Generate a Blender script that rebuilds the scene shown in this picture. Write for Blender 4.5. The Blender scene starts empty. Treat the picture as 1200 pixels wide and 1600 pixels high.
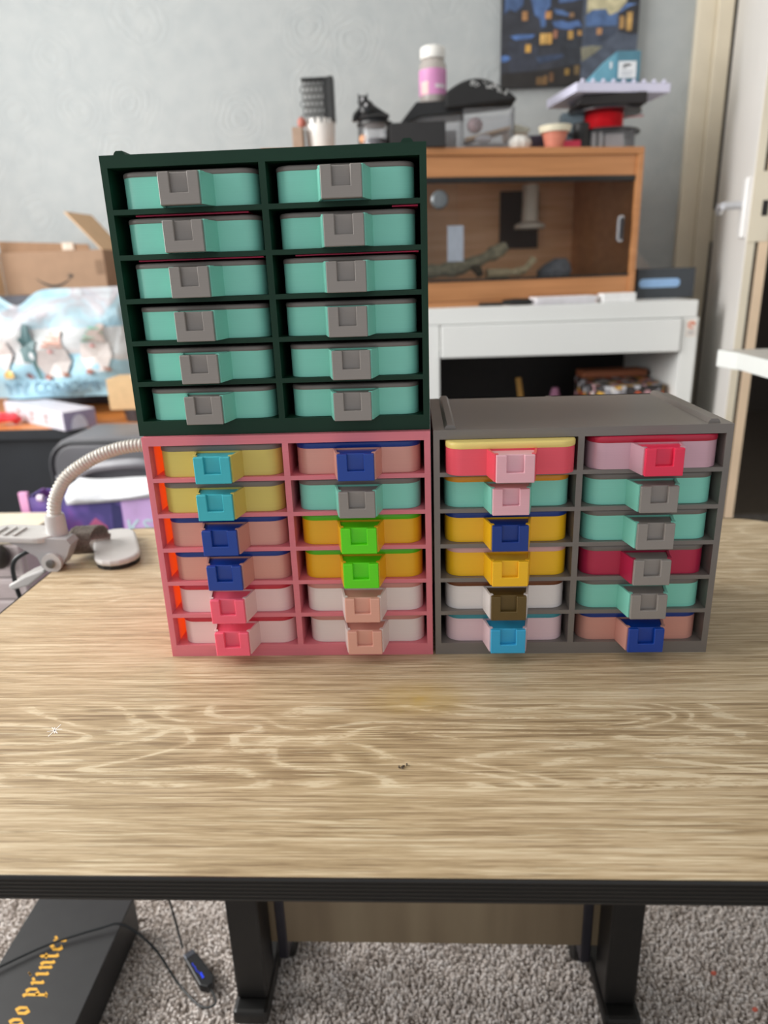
import bpy, bmesh, math, random
from mathutils import Vector, Matrix

# ------------------------------------------------------------------ camera, light, exposure
scn = bpy.context.scene
C = scn.collection
cam_d = bpy.data.cameras.new('camera'); cam = bpy.data.objects.new('camera', cam_d); C.objects.link(cam)
right = Vector((0.99855767, 0.04205619, -0.03337435))
down = Vector((-0.01826176, -0.31850238, -0.94774614))
fwd = Vector((-0.0504884, 0.94698866, -0.31727497))
M3 = Matrix((right, -down, -fwd)).transposed()
cam.matrix_world = Matrix.Translation((0, 0, 0.84)) @ M3.to_4x4()
cam_d.sensor_fit = 'VERTICAL'; cam_d.sensor_height = 36.0; cam_d.sensor_width = 27.0
cam_d.lens = 1094.965 * 36.0 / 1600.0
cam_d.clip_start = 0.01; cam_d.clip_end = 60
cam_d.dof.use_dof = True; cam_d.dof.focus_distance = 0.515; cam_d.dof.aperture_fstop = 5.2
scn.camera = cam

vs = scn.view_settings
scn.display_settings.display_device = 'sRGB'
vs.view_transform = 'Standard'; vs.look = 'None'; vs.gamma = 1.0; vs.use_curve_mapping = False
vs.exposure = 0.0

world = bpy.data.worlds.new('overcast_sky'); scn.world = world; world.use_nodes = True
bg = world.node_tree.nodes['Background']
bg.inputs[0].default_value = (0.93, 0.96, 1.0, 1); bg.inputs[1].default_value = 0.76

def area(name, loc, rot, sx, sy, power, col=(1, 1, 1)):
    l = bpy.data.lights.new(name, 'AREA'); l.shape = 'RECTANGLE'; l.size = sx; l.size_y = sy
    l.energy = power; l.color = col
    o = bpy.data.objects.new(name, l); C.objects.link(o); o.location = loc; o.rotation_euler = rot
    return o
# daylight through the window in the left wall
area('window_daylight', (-1.83, 0.75, 1.42), (0, math.radians(-90), 0), 1.25, 1.7, 74, (1.0, 0.985, 0.96))

# ------------------------------------------------------------------ materials
def lin(h):
    h = h.lstrip('#'); v = [int(h[i:i+2], 16) / 255 for i in (0, 2, 4)]
    return tuple((c / 12.92 if c <= 0.04045 else ((c + 0.055) / 1.055) ** 2.4) for c in v) + (1,)

class NT:
    def __init__(s, m): s.t = m.node_tree; s.n = s.t.nodes
    def add(s, typ, **kw):
        nd = s.n.new(typ)
        for k, v in kw.items():
            if k == 'inp':
                for kk, vv in v.items():
                    if isinstance(vv, bpy.types.NodeSocket): s.t.links.new(vv, nd.inputs[kk])
                    else: nd.inputs[kk].default_value = vv
            else: setattr(nd, k, v)
        return nd
    def link(s, a, b): s.t.links.new(a, b)
    def math(s, op, a, b=0.0, clamp=False):
        nd = s.n.new('ShaderNodeMath'); nd.operation = op; nd.use_clamp = clamp
        for i, v in enumerate((a, b)):
            if isinstance(v, bpy.types.NodeSocket): s.t.links.new(v, nd.inputs[i])
            else: nd.inputs[i].default_value = v
        return nd.outputs[0]
    def mix(s, fac, a, b):
        nd = s.n.new('ShaderNodeMix'); nd.data_type = 'RGBA'
        for i, v in ((0, fac), (6, a), (7, b)):
            if isinstance(v, bpy.types.NodeSocket): s.t.links.new(v, nd.inputs[i])
            else: nd.inputs[i].default_value = v
        return nd.outputs[2]
    def ramp(s, fac, pts):
        nd = s.n.new('ShaderNodeValToRGB'); s.t.links.new(fac, nd.inputs[0])
        cr = nd.color_ramp
        while len(cr.elements) < len(pts): cr.elements.new(0.5)
        for e, (p, c) in zip(cr.elements, pts):
            e.position = p; e.color = c if len(c) == 4 else tuple(c) + (1,)
        return nd.outputs[0]

MATS = {}
def new_mat(name):
    m = bpy.data.materials.new(name); m.use_nodes = True
    return m, NT(m), m.node_tree.nodes['Principled BSDF']

def mat(name, col, rough=0.5, metal=0.0, var=0.06, scale=60, stretch=(1, 1, 1), bump=0.0, bscale=None, **kw):
    """plain material with a procedural colour grain and optional relief"""
    if name in MATS: return MATS[name]
    m, nt, b = new_mat(name)
    c = lin(col) if isinstance(col, str) else col
    tc = nt.add('ShaderNodeTexCoord').outputs['Object']
    mp = nt.add('ShaderNodeMapping', inp={'Vector': tc, 'Scale': stretch}).outputs[0]
    nz = nt.add('ShaderNodeTexNoise', inp={'Vector': mp, 'Scale': scale, 'Detail': 3.0})
    lo = tuple(x * (1 - var) for x in c[:3]) + (1,); hi = tuple(min(1, x * (1 + var)) for x in c[:3]) + (1,)
    nt.link(nt.ramp(nz.outputs[0], [(0.3, lo), (0.7, hi)]), b.inputs['Base Color'])
    b.inputs['Roughness'].default_value = rough; b.inputs['Metallic'].default_value = metal
    for k, v in kw.items(): b.inputs[k.replace('_', ' ')].default_value = v
    if bump:
        nb = nt.add('ShaderNodeTexNoise', inp={'Vector': mp, 'Scale': bscale or scale, 'Detail': 2.0})
        bp = nt.add('ShaderNodeBump', inp={'Height': nb.outputs[0], 'Strength': bump, 'Distance': 0.001})
        nt.link(bp.outputs[0], b.inputs['Normal'])
    MATS[name] = m
    return m

def printed(name, col, rough=0.42, metal=0.0, grain=0.0, sss=0.0, layer=0.25, coat=0.0, spec=0.5):
    """3D printed plastic: fine horizontal layer lines"""
    if name in MATS: return MATS[name]
    m, nt, b = new_mat(name); c = lin(col)
    tc = nt.add('ShaderNodeTexCoord').outputs['Object']
    mp = nt.add('ShaderNodeMapping', inp={'Vector': tc, 'Scale': (5, 5, 2600)}).outputs[0]
    nz = nt.add('ShaderNodeTexNoise', inp={'Vector': mp, 'Scale': 1.0, 'Detail': 2.0}).outputs[0]
    lo = tuple(x * 0.96 for x in c[:3]) + (1,); hi = tuple(min(1, x * 1.03) for x in c[:3]) + (1,)
    nt.link(nt.ramp(nz, [(0.3, lo), (0.7, hi)]), b.inputs['Base Color'])
    h = nz
    if grain:
        g = nt.add('ShaderNodeTexNoise', inp={'Vector': tc, 'Scale': 900.0, 'Detail': 1.0}).outputs[0]
        h = nt.math('ADD', nt.math('MULTIPLY', nz, 0.4), nt.math('MULTIPLY', g, grain * 3))
    bp = nt.add('ShaderNodeBump', inp={'Height': h, 'Strength': layer * 0.6, 'Distance': 0.0002})
    nt.link(bp.outputs[0], b.inputs['Normal'])
    b.inputs['Roughness'].default_value = rough; b.inputs['Metallic'].default_value = metal
    if sss:
        b.inputs['Subsurface Weight'].default_value = sss
        b.inputs['Subsurface Radius'].default_value = (0.006, 0.003, 0.003)
        b.inputs['Subsurface Scale'].default_value = 1.0
    b.inputs['Specular IOR Level'].default_value = spec
    if coat: b.inputs['Coat Weight'].default_value = coat; b.inputs['Coat Roughness'].default_value = 0.25
    MATS[name] = m
    return m

def wood_top():
    m, nt, b = new_mat('light_oak_laminate')
    tc = nt.add('ShaderNodeTexCoord').outputs['Object']
    def noise(sc, detail=4, rough=0.55, off=(0, 0, 0), dist=0.0):
        mp = nt.add('ShaderNodeMapping', inp={'Vector': tc, 'Scale': sc, 'Location': off}).outputs[0]
        return nt.add('ShaderNodeTexNoise', inp={'Vector': mp, 'Scale': 1.0, 'Detail': detail, 'Roughness': rough, 'Distortion': dist}).outputs[0]
    sep = nt.add('ShaderNodeSeparateXYZ', inp={0: tc})
    y = sep.outputs[1]
    big = noise((2.2, 6.0, 1), 2, 0.5, (3.1, 0.7, 0))
    # cathedral figure : contour lines of a slow field, only inside the middle plank
    field = noise((4.5, 14.0, 1), 2, 0.45, (1.7, 4.2, 0), 0.6)
    rings = nt.math('SINE', nt.math('MULTIPLY', field, 70.0))
    rings = nt.math('MULTIPLY', nt.math('ADD', rings, 1.0), 0.5)
    plank = nt.math('MULTIPLY', nt.math('GREATER_THAN', y, 0.357), nt.math('LESS_THAN', y, 0.446))
    plank2 = nt.math('GREATER_THAN', y, 0.625)
    figure = nt.math('MULTIPLY', nt.math('ADD', plank, nt.math('MULTIPLY', plank2, 0.5)), 1.0, True)
    fine = noise((20, 760, 1), 4, 0.70)
    mid = noise((10, 300, 1), 4, 0.62, (0, 3.3, 0), 0.35)
    slow = noise((6, 70, 1), 3, 0.5, (5.0, 3.3, 0), 0.4)
    pore = noise((16, 620, 1), 3, 0.55, (7.7, 0.3, 0))
    s = nt.math('ADD', nt.math('ADD', nt.math('MULTIPLY', fine, 0.45), nt.math('MULTIPLY', mid, 0.45)), nt.math('MULTIPLY', slow, 0.10))
    s = nt.math('ADD', s, nt.math('MULTIPLY', nt.math('SUBTRACT', big, 0.5), 0.10))
    # pale limed figure lines: narrow crests of the contour field, broken up by the grain
    crest = nt.math('MULTIPLY', nt.math('SUBTRACT', rings, 0.72), 3.4, True)
    crest = nt.math('MULTIPLY', crest, nt.math('MULTIPLY', nt.math('SUBTRACT', noise((70, 260, 1), 3, 0.6, (2.2, 1.1, 0)), 0.40), 5.0, True))
    fig = nt.math('MULTIPLY', nt.math('MULTIPLY', crest, 0.20), figure)
    zone = nt.math('MULTIPLY', nt.math('SUBTRACT', rings, 0.5), nt.math('MULTIPLY', figure, 0.055))
    s = nt.math('SUBTRACT', s, nt.math('MULTIPLY', plank, 0.034))
    s = nt.math('ADD', nt.math('ADD', s, fig), zone)
    col = nt.ramp(s, [(0.37, lin('8a7356')), (0.455, lin('ad9674')), (0.52, lin('bea786')), (0.61, lin('d3c1a2'))])
    dash = nt.math('MULTIPLY', nt.math('SUBTRACT', 0.415, pore), 16.0, True)
    col = nt.mix(nt.math('MULTIPLY', dash, 0.45), col, lin('725a40'))
    lime = nt.math('MULTIPLY', nt.math('SUBTRACT', pore, 0.585), 16.0, True)
    col = nt.mix(nt.math('MULTIPLY', lime, 0.55), col, lin('e6d6b6'))
    # faint yellow stain in front of the cabinets
    mp = nt.add('ShaderNodeMapping', inp={'Vector': tc, 'Location': (0.004, -0.728, -0.54), 'Scale': (1, 1.6, 1)}).outputs[0]
    ln = nt.add('ShaderNodeVectorMath', operation='LENGTH', inp={0: mp}).outputs['Value']
    st = nt.math('SUBTRACT', 1.0, nt.math('MULTIPLY', ln, 22.0), True)
    st = nt.math('MULTIPLY', st, nt.math('MULTIPLY', noise((60, 60, 1), 3), 0.9))
    col = nt.mix(st, col, lin('c2a040'))
    nt.link(col, b.inputs['Base Color'])
    nt.link(nt.math('ADD', nt.math('MULTIPLY', fine, -0.25), 0.52), b.inputs['Roughness'])
    bp = nt.add('ShaderNodeBump', inp={'Height': fine, 'Strength': 0.25, 'Distance': 0.0006})
    nt.link(bp.outputs[0], b.inputs['Normal'])
    return m

def beech(name, base, dark, stretch=(3, 60, 60)):
    if name in MATS: return MATS[name]
    m, nt, b = new_mat(name)
    tc = nt.add('ShaderNodeTexCoord').outputs['Object']
    mp = nt.add('ShaderNodeMapping', inp={'Vector': tc, 'Scale': stretch}).outputs[0]
    nz = nt.add('ShaderNodeTexNoise', inp={'Vector': mp, 'Scale': 1.0, 'Detail': 5.0}).outputs[0]
    nt.link(nt.ramp(nz, [(0.3, lin(dark)), (0.65, lin(base))]), b.inputs['Base Color'])
    b.inputs['Roughness'].default_value = 0.38
    MATS[name] = m
    return m

def swirl_wall():
    m, nt, b = new_mat('swirled_plaster_paint')
    tc = nt.add('ShaderNodeTexCoord').outputs['Object']
    v = nt.add('ShaderNodeTexVoronoi', inp={'Vector': tc, 'Scale': 5.5, 'Randomness': 0.85})
    d = v.outputs['Distance']
    nz = nt.add('ShaderNodeTexNoise', inp={'Vector': tc, 'Scale': 22.0, 'Detail': 4.0}).outputs[0]
    ph = nt.math('ADD', nt.math('MULTIPLY', d, 75.0), nt.math('MULTIPLY', nz, 16.0))
    w = nt.math('MULTIPLY', nt.math('SINE', ph), nt.math('SUBTRACT', 1.0, nt.math('MULTIPLY', d, 1.5), True))
    core = nt.math('SUBTRACT', 1.0, nt.math('MULTIPLY', d, 5.0), True)
    blob = nt.math('MULTIPLY', core, nt.math('MULTIPLY', nt.add('ShaderNodeTexNoise', inp={'Vector': tc, 'Scale': 60.0, 'Detail': 3.0}).outputs[0], 5.0))
    h = nt.math('ADD', nt.math('ADD', w, blob), nt.math('MULTIPLY', nz, 1.5))
    bp = nt.add('ShaderNodeBump', inp={'Height': h, 'Strength': 0.22, 'Distance': 0.004})
    nt.link(bp.outputs[0], b.inputs['Normal'])
    nt.link(nt.ramp(nz, [(0.3, lin('a6abac')), (0.7, lin('aeb2b2'))]), b.inputs['Base Color'])
    b.inputs['Roughness'].default_value = 0.75
    return m

def carpet_mat(name, cols=('a99e95', 'd8cfc8', 'f6f1ed')):
    m, nt, b = new_mat(name)
    tc = nt.add('ShaderNodeTexCoord').outputs['Object']
    a = nt.add('ShaderNodeTexNoise', inp={'Vector': tc, 'Scale': 240.0, 'Detail': 3.0}).outputs[0]
    c = nt.add('ShaderNodeTexNoise', inp={'Vector': tc, 'Scale': 30.0, 'Detail': 3.0}).outputs[0]
    s = nt.math('ADD', nt.math('MULTIPLY', a, 0.7), nt.math('MULTIPLY', c, 0.3))
    nt.link(nt.ramp(s, [(0.35, lin(cols[0])), (0.5, lin(cols[1])), (0.66, lin(cols[2]))]), b.inputs['Base Color'])
    b.inputs['Roughness'].default_value = 0.95
    return m

def glass_mat(name, tint=(1, 1, 1, 1), rough=0.02, alpha=0.05, ior=1.27):
    """thin clear sheet: mostly see-through with a fresnel gloss"""
    if name in MATS: return MATS[name]
    m = bpy.data.materials.new(name); m.use_nodes = True; nt = NT(m)
    nt.n.remove(nt.n['Principled BSDF']); out = nt.n['Material Output']
    tr = nt.add('ShaderNodeBsdfTransparent', inp={'Color': tint})
    gl = nt.add('ShaderNodeBsdfGlossy', inp={'Roughness': rough})
    df = nt.add('ShaderNodeBsdfDiffuse', inp={'Color': (0.8, 0.8, 0.82, 1)})
    fr = nt.add('ShaderNodeFresnel', inp={'IOR': ior})
    m1 = nt.add('ShaderNodeMixShader', inp={0: alpha, 1: tr.outputs[0], 2: df.outputs[0]})
    m2 = nt.add('ShaderNodeMixShader', inp={0: fr.outputs[0], 1: m1.outputs[0], 2: gl.outputs[0]})
    nt.link(m2.outputs[0], out.inputs[0])
    MATS[name] = m
    return m

# ------------------------------------------------------------------ mesh helpers
class MB:
    def __init__(s): s.v = []; s.f = []
    def add(s, vs_, fs):
        o = len(s.v); s.v += [tuple(p) for p in vs_]; s.f += [tuple(i + o for i in f) for f in fs]; return s
    def box(s, x0, x1, y0, y1, z0, z1):
        return s.add([(x0,y0,z0),(x1,y0,z0),(x1,y1,z0),(x0,y1,z0),(x0,y0,z1),(x1,y0,z1),(x1,y1,z1),(x0,y1,z1)],
                     [(0,3,2,1),(4,5,6,7),(0,1,5,4),(1,2,6,5),(2,3,7,6),(3,0,4,7)])
    def prism(s, poly, a, b, axis='z'):
        """polygon (counter-clockwise) extruded from a to b along an axis"""
        n = len(poly)
        def P(p, t): return (p[0], p[1], t) if axis == 'z' else ((p[0], t, p[1]) if axis == 'y' else (t, p[0], p[1]))
        vs_ = [P(p, a) for p in poly] + [P(p, b) for p in poly]
        fs = [tuple(range(n))[::-1], tuple(range(n, 2*n))] + [(i, (i+1) % n, n + (i+1) % n, n + i) for i in range(n)]
        if axis == 'y': fs = [f[::-1] for f in fs]
        return s.add(vs_, fs)
    def loft(s, rings, cap=True):
        n = len(rings[0]); vs_ = [p for r in rings for p in r]; fs = []
        for k in range(len(rings) - 1):
            for i in range(n):
                j = (i + 1) % n
                fs.append((k*n+i, k*n+j, (k+1)*n+j, (k+1)*n+i))
        if cap: fs += [tuple(range(n))[::-1], tuple(range((len(rings)-1)*n, len(rings)*n))]
        return s.add(vs_, fs)
    def lathe(s, prof, cx=0, cy=0, n=24, cap=True):
        return s.loft([[(cx + r*math.cos(2*math.pi*i/n), cy + r*math.sin(2*math.pi*i/n), z) for i in range(n)] for r, z in prof], cap)
    def tube(s, pts, r, n=10, cap=True):
        pts = [Vector(p) for p in pts]; rings = []
        t0 = (pts[1] - pts[0]).normalized()
        up = Vector((0, 0, 1)) if abs(t0.z) < 0.9 else Vector((1, 0, 0))
        a = t0.cross(up).normalized()
        for i, p in enumerate(pts):
            t = ((pts[min(i+1, len(pts)-1)] - pts[max(i-1, 0)])).normalized()
            a = (a - t * a.dot(t)).normalized(); b_ = t.cross(a)
            rr = r[i] if isinstance(r, (list, tuple)) else r
            rings.append([tuple(p + a*rr*math.cos(2*math.pi*k/n) + b_*rr*math.sin(2*math.pi*k/n)) for k in range(n)])
        return s.loft(rings, cap)
    def sphere(s, c, rx, ry, rz, nu=14, nv=8):
        rings = []
        for j in range(1, nv):
            ph = math.pi * j / nv
            rings.append([(c[0]+rx*math.sin(ph)*math.cos(2*math.pi*i/nu), c[1]+ry*math.sin(ph)*math.sin(2*math.pi*i/nu), c[2]-rz*math.cos(ph)) for i in range(nu)])
        return s.loft(rings)
    def xf(s, M): s.v = [tuple(M @ Vector(p)) for p in s.v]; return s
    def mesh(s, name, smooth=False, merge=True):
        me = bpy.data.meshes.new(name); me.from_pydata(s.v, [], s.f); me.update()
        bm = bmesh.new(); bm.from_mesh(me)
        bmesh.ops.recalc_face_normals(bm, faces=bm.faces); bm.to_mesh(me); bm.free()
        if smooth:
            me.polygons.foreach_set('use_smooth', [True]*len(me.polygons))
            try: me.set_sharp_from_angle(angle=math.radians(38))
            except Exception: pass
        return me
    def build(s, name, material, parent=None, smooth=False, bevel=0.0, seg=2, kind=None, label=None):
        me = s.mesh(name, smooth); me.materials.append(material)
        return link(name, me, parent, bevel, seg, kind, label)

def link(name, me, parent=None, bevel=0.0, seg=2, kind=None, label=None):
    o = bpy.data.objects.new(name, me); C.objects.link(o)
    if parent is not None: o.parent = parent
    if bevel:
        md = o.modifiers.new('edge', 'BEVEL'); md.width = bevel; md.segments = seg; md.limit_method = 'ANGLE'; md.angle_limit = math.radians(40)
    if kind: o['kind'] = kind
    if label: o['label'] = label
    return o

def tag(o, label, cat, group=None):
    o['label'] = label; o['category'] = cat
    if group: o['group'] = group
    return o
def thing(name, label, cat, loc=(0, 0, 0), rz=0.0, group=None):
    o = bpy.data.objects.new(name, None); C.objects.link(o); o.empty_display_size = 0.02
    o.location = loc; o.rotation_euler = (0, 0, rz)
    return tag(o, label, cat, group)
def struct(name, mb, m, bevel=0.0, parent=None, smooth=False):
    o = mb.build(name, m, parent, smooth=smooth, bevel=bevel)
    if parent is None: o['kind'] = 'structure'
    return o
def rrect(x0, x1, y0, y1, r, n=6):
    """rounded rectangle; r = (front-left, front-right, back-right, back-left)"""
    if not isinstance(r, (tuple, list)): r = (r,)*4
    pts = []
    for (cx, cy, a0), rr in zip(((x0, y0, 180), (x1, y0, 270), (x1, y1, 0), (x0, y1, 90)), r):
        sx = 1 if cx == x0 else -1; sy = 1 if cy == y0 else -1
        for i in range(n + 1):
            a = math.radians(a0 + 90 * i / n)
            pts.append((cx + sx*rr + rr*math.cos(a), cy + sy*rr + rr*math.sin(a)))
    return pts
def spline(pts, n=8):
    P = [Vector(p) for p in pts]; out = []
    for i in range(len(P) - 1):
        a = P[max(i-1, 0)]; b = P[i]; c = P[i+1]; d = P[min(i+2, len(P)-1)]
        for k in range(n):
            t = k / n
            out.append(0.5 * ((2*b) + (c-a)*t + (2*a-5*b+4*c-d)*t*t + (3*b-a-3*c+d)*t**3))
    out.append(P[-1]); return out
def text_mesh(s, size, depth=0.0003):
    cu = bpy.data.curves.new('t', 'FONT'); cu.body = s; cu.size = size; cu.extrude = depth / 2
    cu.align_x = 'CENTER'; cu.align_y = 'CENTER'; cu.resolution_u = 3
    ob = bpy.data.objects.new('t', cu); C.objects.link(ob)
    dg = bpy.context.evaluated_depsgraph_get()
    me = bpy.data.meshes.new_from_object(ob.evaluated_get(dg))
    bpy.data.objects.remove(ob); bpy.data.curves.remove(cu)
    return me
def text(s, size, material, parent, M, name='lettering', label=None):
    me = text_mesh(s, size); me.transform(M); me.materials.clear(); me.materials.append(material); me.name = name
    return link(name, me, parent, label=label)
FRONT = Matrix.Rotation(math.pi/2, 4, 'X')      # text that faces -Y, upright

# ------------------------------------------------------------------ the room
wallm = swirl_wall()
white_gloss = mat('cream_gloss_paint', 'e3ddcf', 0.35, var=0.03, scale=8)
cream = mat('cream_frame_paint', 'd9cfba', 0.4, var=0.05, scale=10)
peach = mat('bare_primed_wood', 'dcc3a6', 0.6, var=0.06, scale=12)
doorw = mat('white_door_paint', 'e6e3df', 0.4, var=0.02, scale=6)
ceil_m = mat('white_ceiling_paint', 'e4e4e0', 0.8, var=0.02)
hall_m = mat('dark_hall_paint', '6a6058', 0.8, var=0.06, scale=5)
hallfl = mat('dark_hall_carpet', '7a6c5e', 0.95, var=0.15, scale=120)
struct('floor', MB().box(-1.9, 2.0, -1.2, 2.42, -0.06, -0.004), carpet_mat('shade_darkened_carpet_base', ('6b625b', '9a9088', 'c4bbb3')))  # self-shadow of the pile is put into the darker base colours
struct('floor_hall', MB().box(0.3, 2.4, 2.42, 4.4, -0.06, -0.004), hallfl)
wb = MB().box(-1.9, 0.88, 2.35, 2.43, -0.004, 2.4).box(0.88, 1.68, 2.35, 2.43, 2.03, 2.4).box(1.68, 2.0, 2.35, 2.43, -0.004, 2.4)
struct('wall_back', wb, wallm)
wl = MB().box(-1.98, -1.9, -1.2, -0.15, -0.004, 2.4).box(-1.98, -1.9, 1.65, 2.43, -0.004, 2.4)
wl.box(-1.98, -1.9, -0.15, 1.65, -0.004, 0.75).box(-1.98, -1.9, -0.15, 1.65, 2.1, 2.4)
struct('wall_left', wl, wallm)
struct('wall_right', MB().box(2.0, 2.08, -1.2, 2.43, -0.004, 2.4), wallm)
struct('ceiling', MB().box(-1.98, 2.08, -1.2, 4.4, 2.4, 2.46), ceil_m)
hw = MB().box(0.62, 0.70, 2.43, 4.4, -0.004, 2.4).box(2.3, 2.4, 2.43, 4.4, -0.004, 2.4).box(0.62, 2.4, 4.32, 4.4, -0.004, 2.4)
struct('wall_hall', hw, hall_m)
# door frame (stepped architrave) and the door that stands open into the room
tr = MB().box(0.800, 0.850, 2.325, 2.35, 0, 2.08).box(0.850, 0.893, 2.31, 2.35, 0, 2.08)
tr.box(0.80, 1.76, 2.325, 2.35, 2.03, 2.10)
struct('trim_1', tr, cream, bevel=0.003)
struct('trim_2', MB().box(1.68, 1.76, 2.325, 2.35, 0, 2.03), cream, bevel=0.003)
hx, hy, fx, fy = 0.905, 2.325, 0.701, 1.62
dl = math.hypot(fx-hx, fy-hy); ang = math.atan2(fy-hy, fx-hx)
door = bpy.data.objects.new('door_1', None); C.objects.link(door); door['kind'] = 'structure'
door.location = (hx, hy, 0); door.rotation_euler = (0, 0, ang)
# local: +x from the hinge to the free edge, -y is the side facing the room's left
MB().box(0.012, dl, 0, 0.040, 0.012, 1.995).build('door_leaf', doorw, door, bevel=0.002)
MB().box(dl, dl+0.003, 0.001, 0.017, 0.012, 1.995).build('edge_lipping', cream, door)
MB().box(dl-0.004, dl+0.004, 0.024, 0.043, 0.012, 1.995).build('edge_lipping', peach, door)
MB().box(dl-0.003, dl+0.0005, 0.017, 0.024, 0.012, 1.995).build('edge_groove', mat('groove_shadow_brown', '4c4238', 0.8), door)
lp = MB().box(dl+0.003, dl+0.0055, 0.002, 0.040, 0.885, 1.02).build('latch_plate', cream, door)
MB().box(dl+0.0056, dl+0.0066, 0.022, 0.033, 0.935, 0.965).build('latch_hole', mat('dark_latch_hole', '1d1a18', 0.7), lp)
for z in (0.30, 0.955, 1.75):
    hgm = MB().tube([(0.0, -0.006, z-0.045), (0.0, -0.006, z+0.045)], 0.007, 8).box(0.0, 0.012, -0.004, 0.002, z-0.045, z+0.045)
    hgm.build('hinge', cream, door, smooth=True)
whm = mat('white_handle_plastic', 'f0efee', 0.3, var=0.01)
hp = MB().box(dl-0.075, dl-0.030, -0.010, 0, 0.895, 1.015).build('handle_plate', whm, door, bevel=0.003)
hl = MB().tube([(dl-0.052, -0.006, 0.962), (dl-0.052, -0.045, 0.962)], 0.009, 12)
hl.tube(spline([(dl-0.052, -0.045, 0.962), (dl-0.08, -0.050, 0.962), (dl-0.120, -0.047, 0.955)]), 0.008, 12)
hl.build('lever', mat('satin_lever_metal', 'cfcfd2', 0.3, metal=0.6), hp, smooth=True)
# window in the left wall that lets the daylight in
wn = MB().box(-1.97, -1.91, -0.15, -0.10, 0.75, 2.1).box(-1.97, -1.91, 1.60, 1.65, 0.75, 2.1)
wn.box(-1.97, -1.91, -0.15, 1.65, 0.75, 0.80).box(-1.97, -1.91, -0.15, 1.65, 2.05, 2.1).box(-1.96, -1.92, 0.73, 0.77, 0.80, 2.05)
struct('window_1', wn, white_gloss)
# tufted carpet pile in the strip one can see below the table
rnd = random.Random(3)
pile = MB()
cv = []; cf = []
xx = -0.80
while xx < 0.80:
    yy = 0.34
    while yy < 0.98:
        x = xx + rnd.uniform(-.002, .002); y = yy + rnd.uniform(-.002, .002)
        r = rnd.uniform(.0022, .0034); h = rnd.uniform(.004, .0085); a = rnd.uniform(0, 6.28)
        lx = rnd.uniform(-.003, .003); ly = rnd.uniform(-.003, .003)
        o = len(cv)
        for k in range(4):
            cv.append((x + r*math.cos(a+k*1.5708), y + r*math.sin(a+k*1.5708), -0.0045))
        for k in range(4):
            cv.append((x + lx + .62*r*math.cos(a+.6+k*1.5708), y + ly + .62*r*math.sin(a+.6+k*1.5708), -0.0045 + h))
        for k in range(4): cf.append((o+k, o+(k+1) % 4, o+4+(k+1) % 4, o+4+k))
        cf.append((o+4, o+5, o+6, o+7))
        yy += .0047
    xx += .0047
pm = bpy.data.meshes.new('carpet_pile'); pm.from_pydata(cv, [], cf); pm.update(); pm.materials.append(carpet_mat('grey_brown_carpet_pile'))
po = link('carpet_pile', pm, kind='stuff')
tag(po, 'grey-brown tufted carpet pile on the floor below the wooden table', 'carpet')

# ------------------------------------------------------------------ the table
TZ = 0.54
black = mat('black_table_edging', '17130f', 0.38, var=0.2, scale=40, stretch=(1, 1, 8))
legm = mat('black_powder_coat', '0b0a09', 0.42, var=0.2, scale=80)
table = thing('table', 'light oak effect table with ribbed black edge, the drawer towers on it', 'table')
outline = rrect(-0.412, 0.462, 0.2885, 0.846, (0.03, 0.03, 0.085, 0.055), 8)
MB().prism(outline, TZ-0.0155, TZ).build('tabletop', wood_top(), table)
def offset(poly, d):
    n = len(poly); out = []
    for i in range(n):
        p = Vector(poly[i]); a = Vector(poly[i-1]); b = Vector(poly[(i+1) % n])
        t = (b - a).normalized(); out.append((p.x + t.y*d, p.y - t.x*d))
    return out
rings = []
zs = [(0.0155, -0.001), (0.0162, 0.0013), (0.0150, 0.0020)]
for k in range(5):
    z0 = 0.0138 - k*0.0026
    zs += [(z0, 0.0020), (z0-0.0004, 0.0013), (z0-0.0009, 0.0013), (z0-0.0013, 0.0020)]
zs += [(0.0008, 0.0018), (0.0003, 0.0008), (0.0003, -0.001)]
for z, d in zs: rings.append([(x, y, TZ-0.0155+z-0.0003) for x, y in offset(outline, d)])
MB().loft(rings, cap=False).build('edge_band', black, table, label='ribbed black plastic edge')
MB().box(-0.30, 0.32, 0.44, 0.70, TZ-0.0255, TZ-0.0157).build('support_rail', legm, table)
for sx, x0, x1 in ((1, -0.228, -0.191), (-1, 0.204, 0.240)):
    lg = MB().box(x0, x1, 0.600, 0.645, 0.030, TZ-0.0256).build('leg', legm, table, bevel=0.003)
    xm = (x0+x1)/2
    MB().box(xm-0.021, xm+0.021, 0.583, 0.80, 0.008, 0.0295).build('foot', legm, lg, bevel=0.005)
    xi = x1 + 0.006 if sx == 1 else x0 - 0.006
    cs = MB().lathe([(0.0, -0.006), (0.022, -0.006), (0.024, -0.003), (0.024, 0.003), (0.022, 0.006), (0.0, 0.006)], n=20)
    cs.xf(Matrix.Translation((xi + sx*0.008, 0.690, 0.0245)) @ Matrix.Rotation(math.pi/2, 4, 'Y'))
    cs.build('caster', mat('black_rubber', '100f0f', 0.55), lg, smooth=True)
    MB().box(min(xi, xi+sx*0.012), max(xi, xi+sx*0.012), 0.646, 0.672, 0.037, 0.30).build('inner_bracket', mat('dark_grey_steel', '35333a', 0.4, metal=0.4), lg, bevel=0.002)
MB().box(-0.200, 0.212, 0.648, 0.660, 0.064, TZ-0.0257).build('modesty_panel', beech('shaded_oak_panel', '8f7f66', '6d5c47', (14, 40, 1.5)), table, label='vertical grain wooden panel between the legs')

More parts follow.
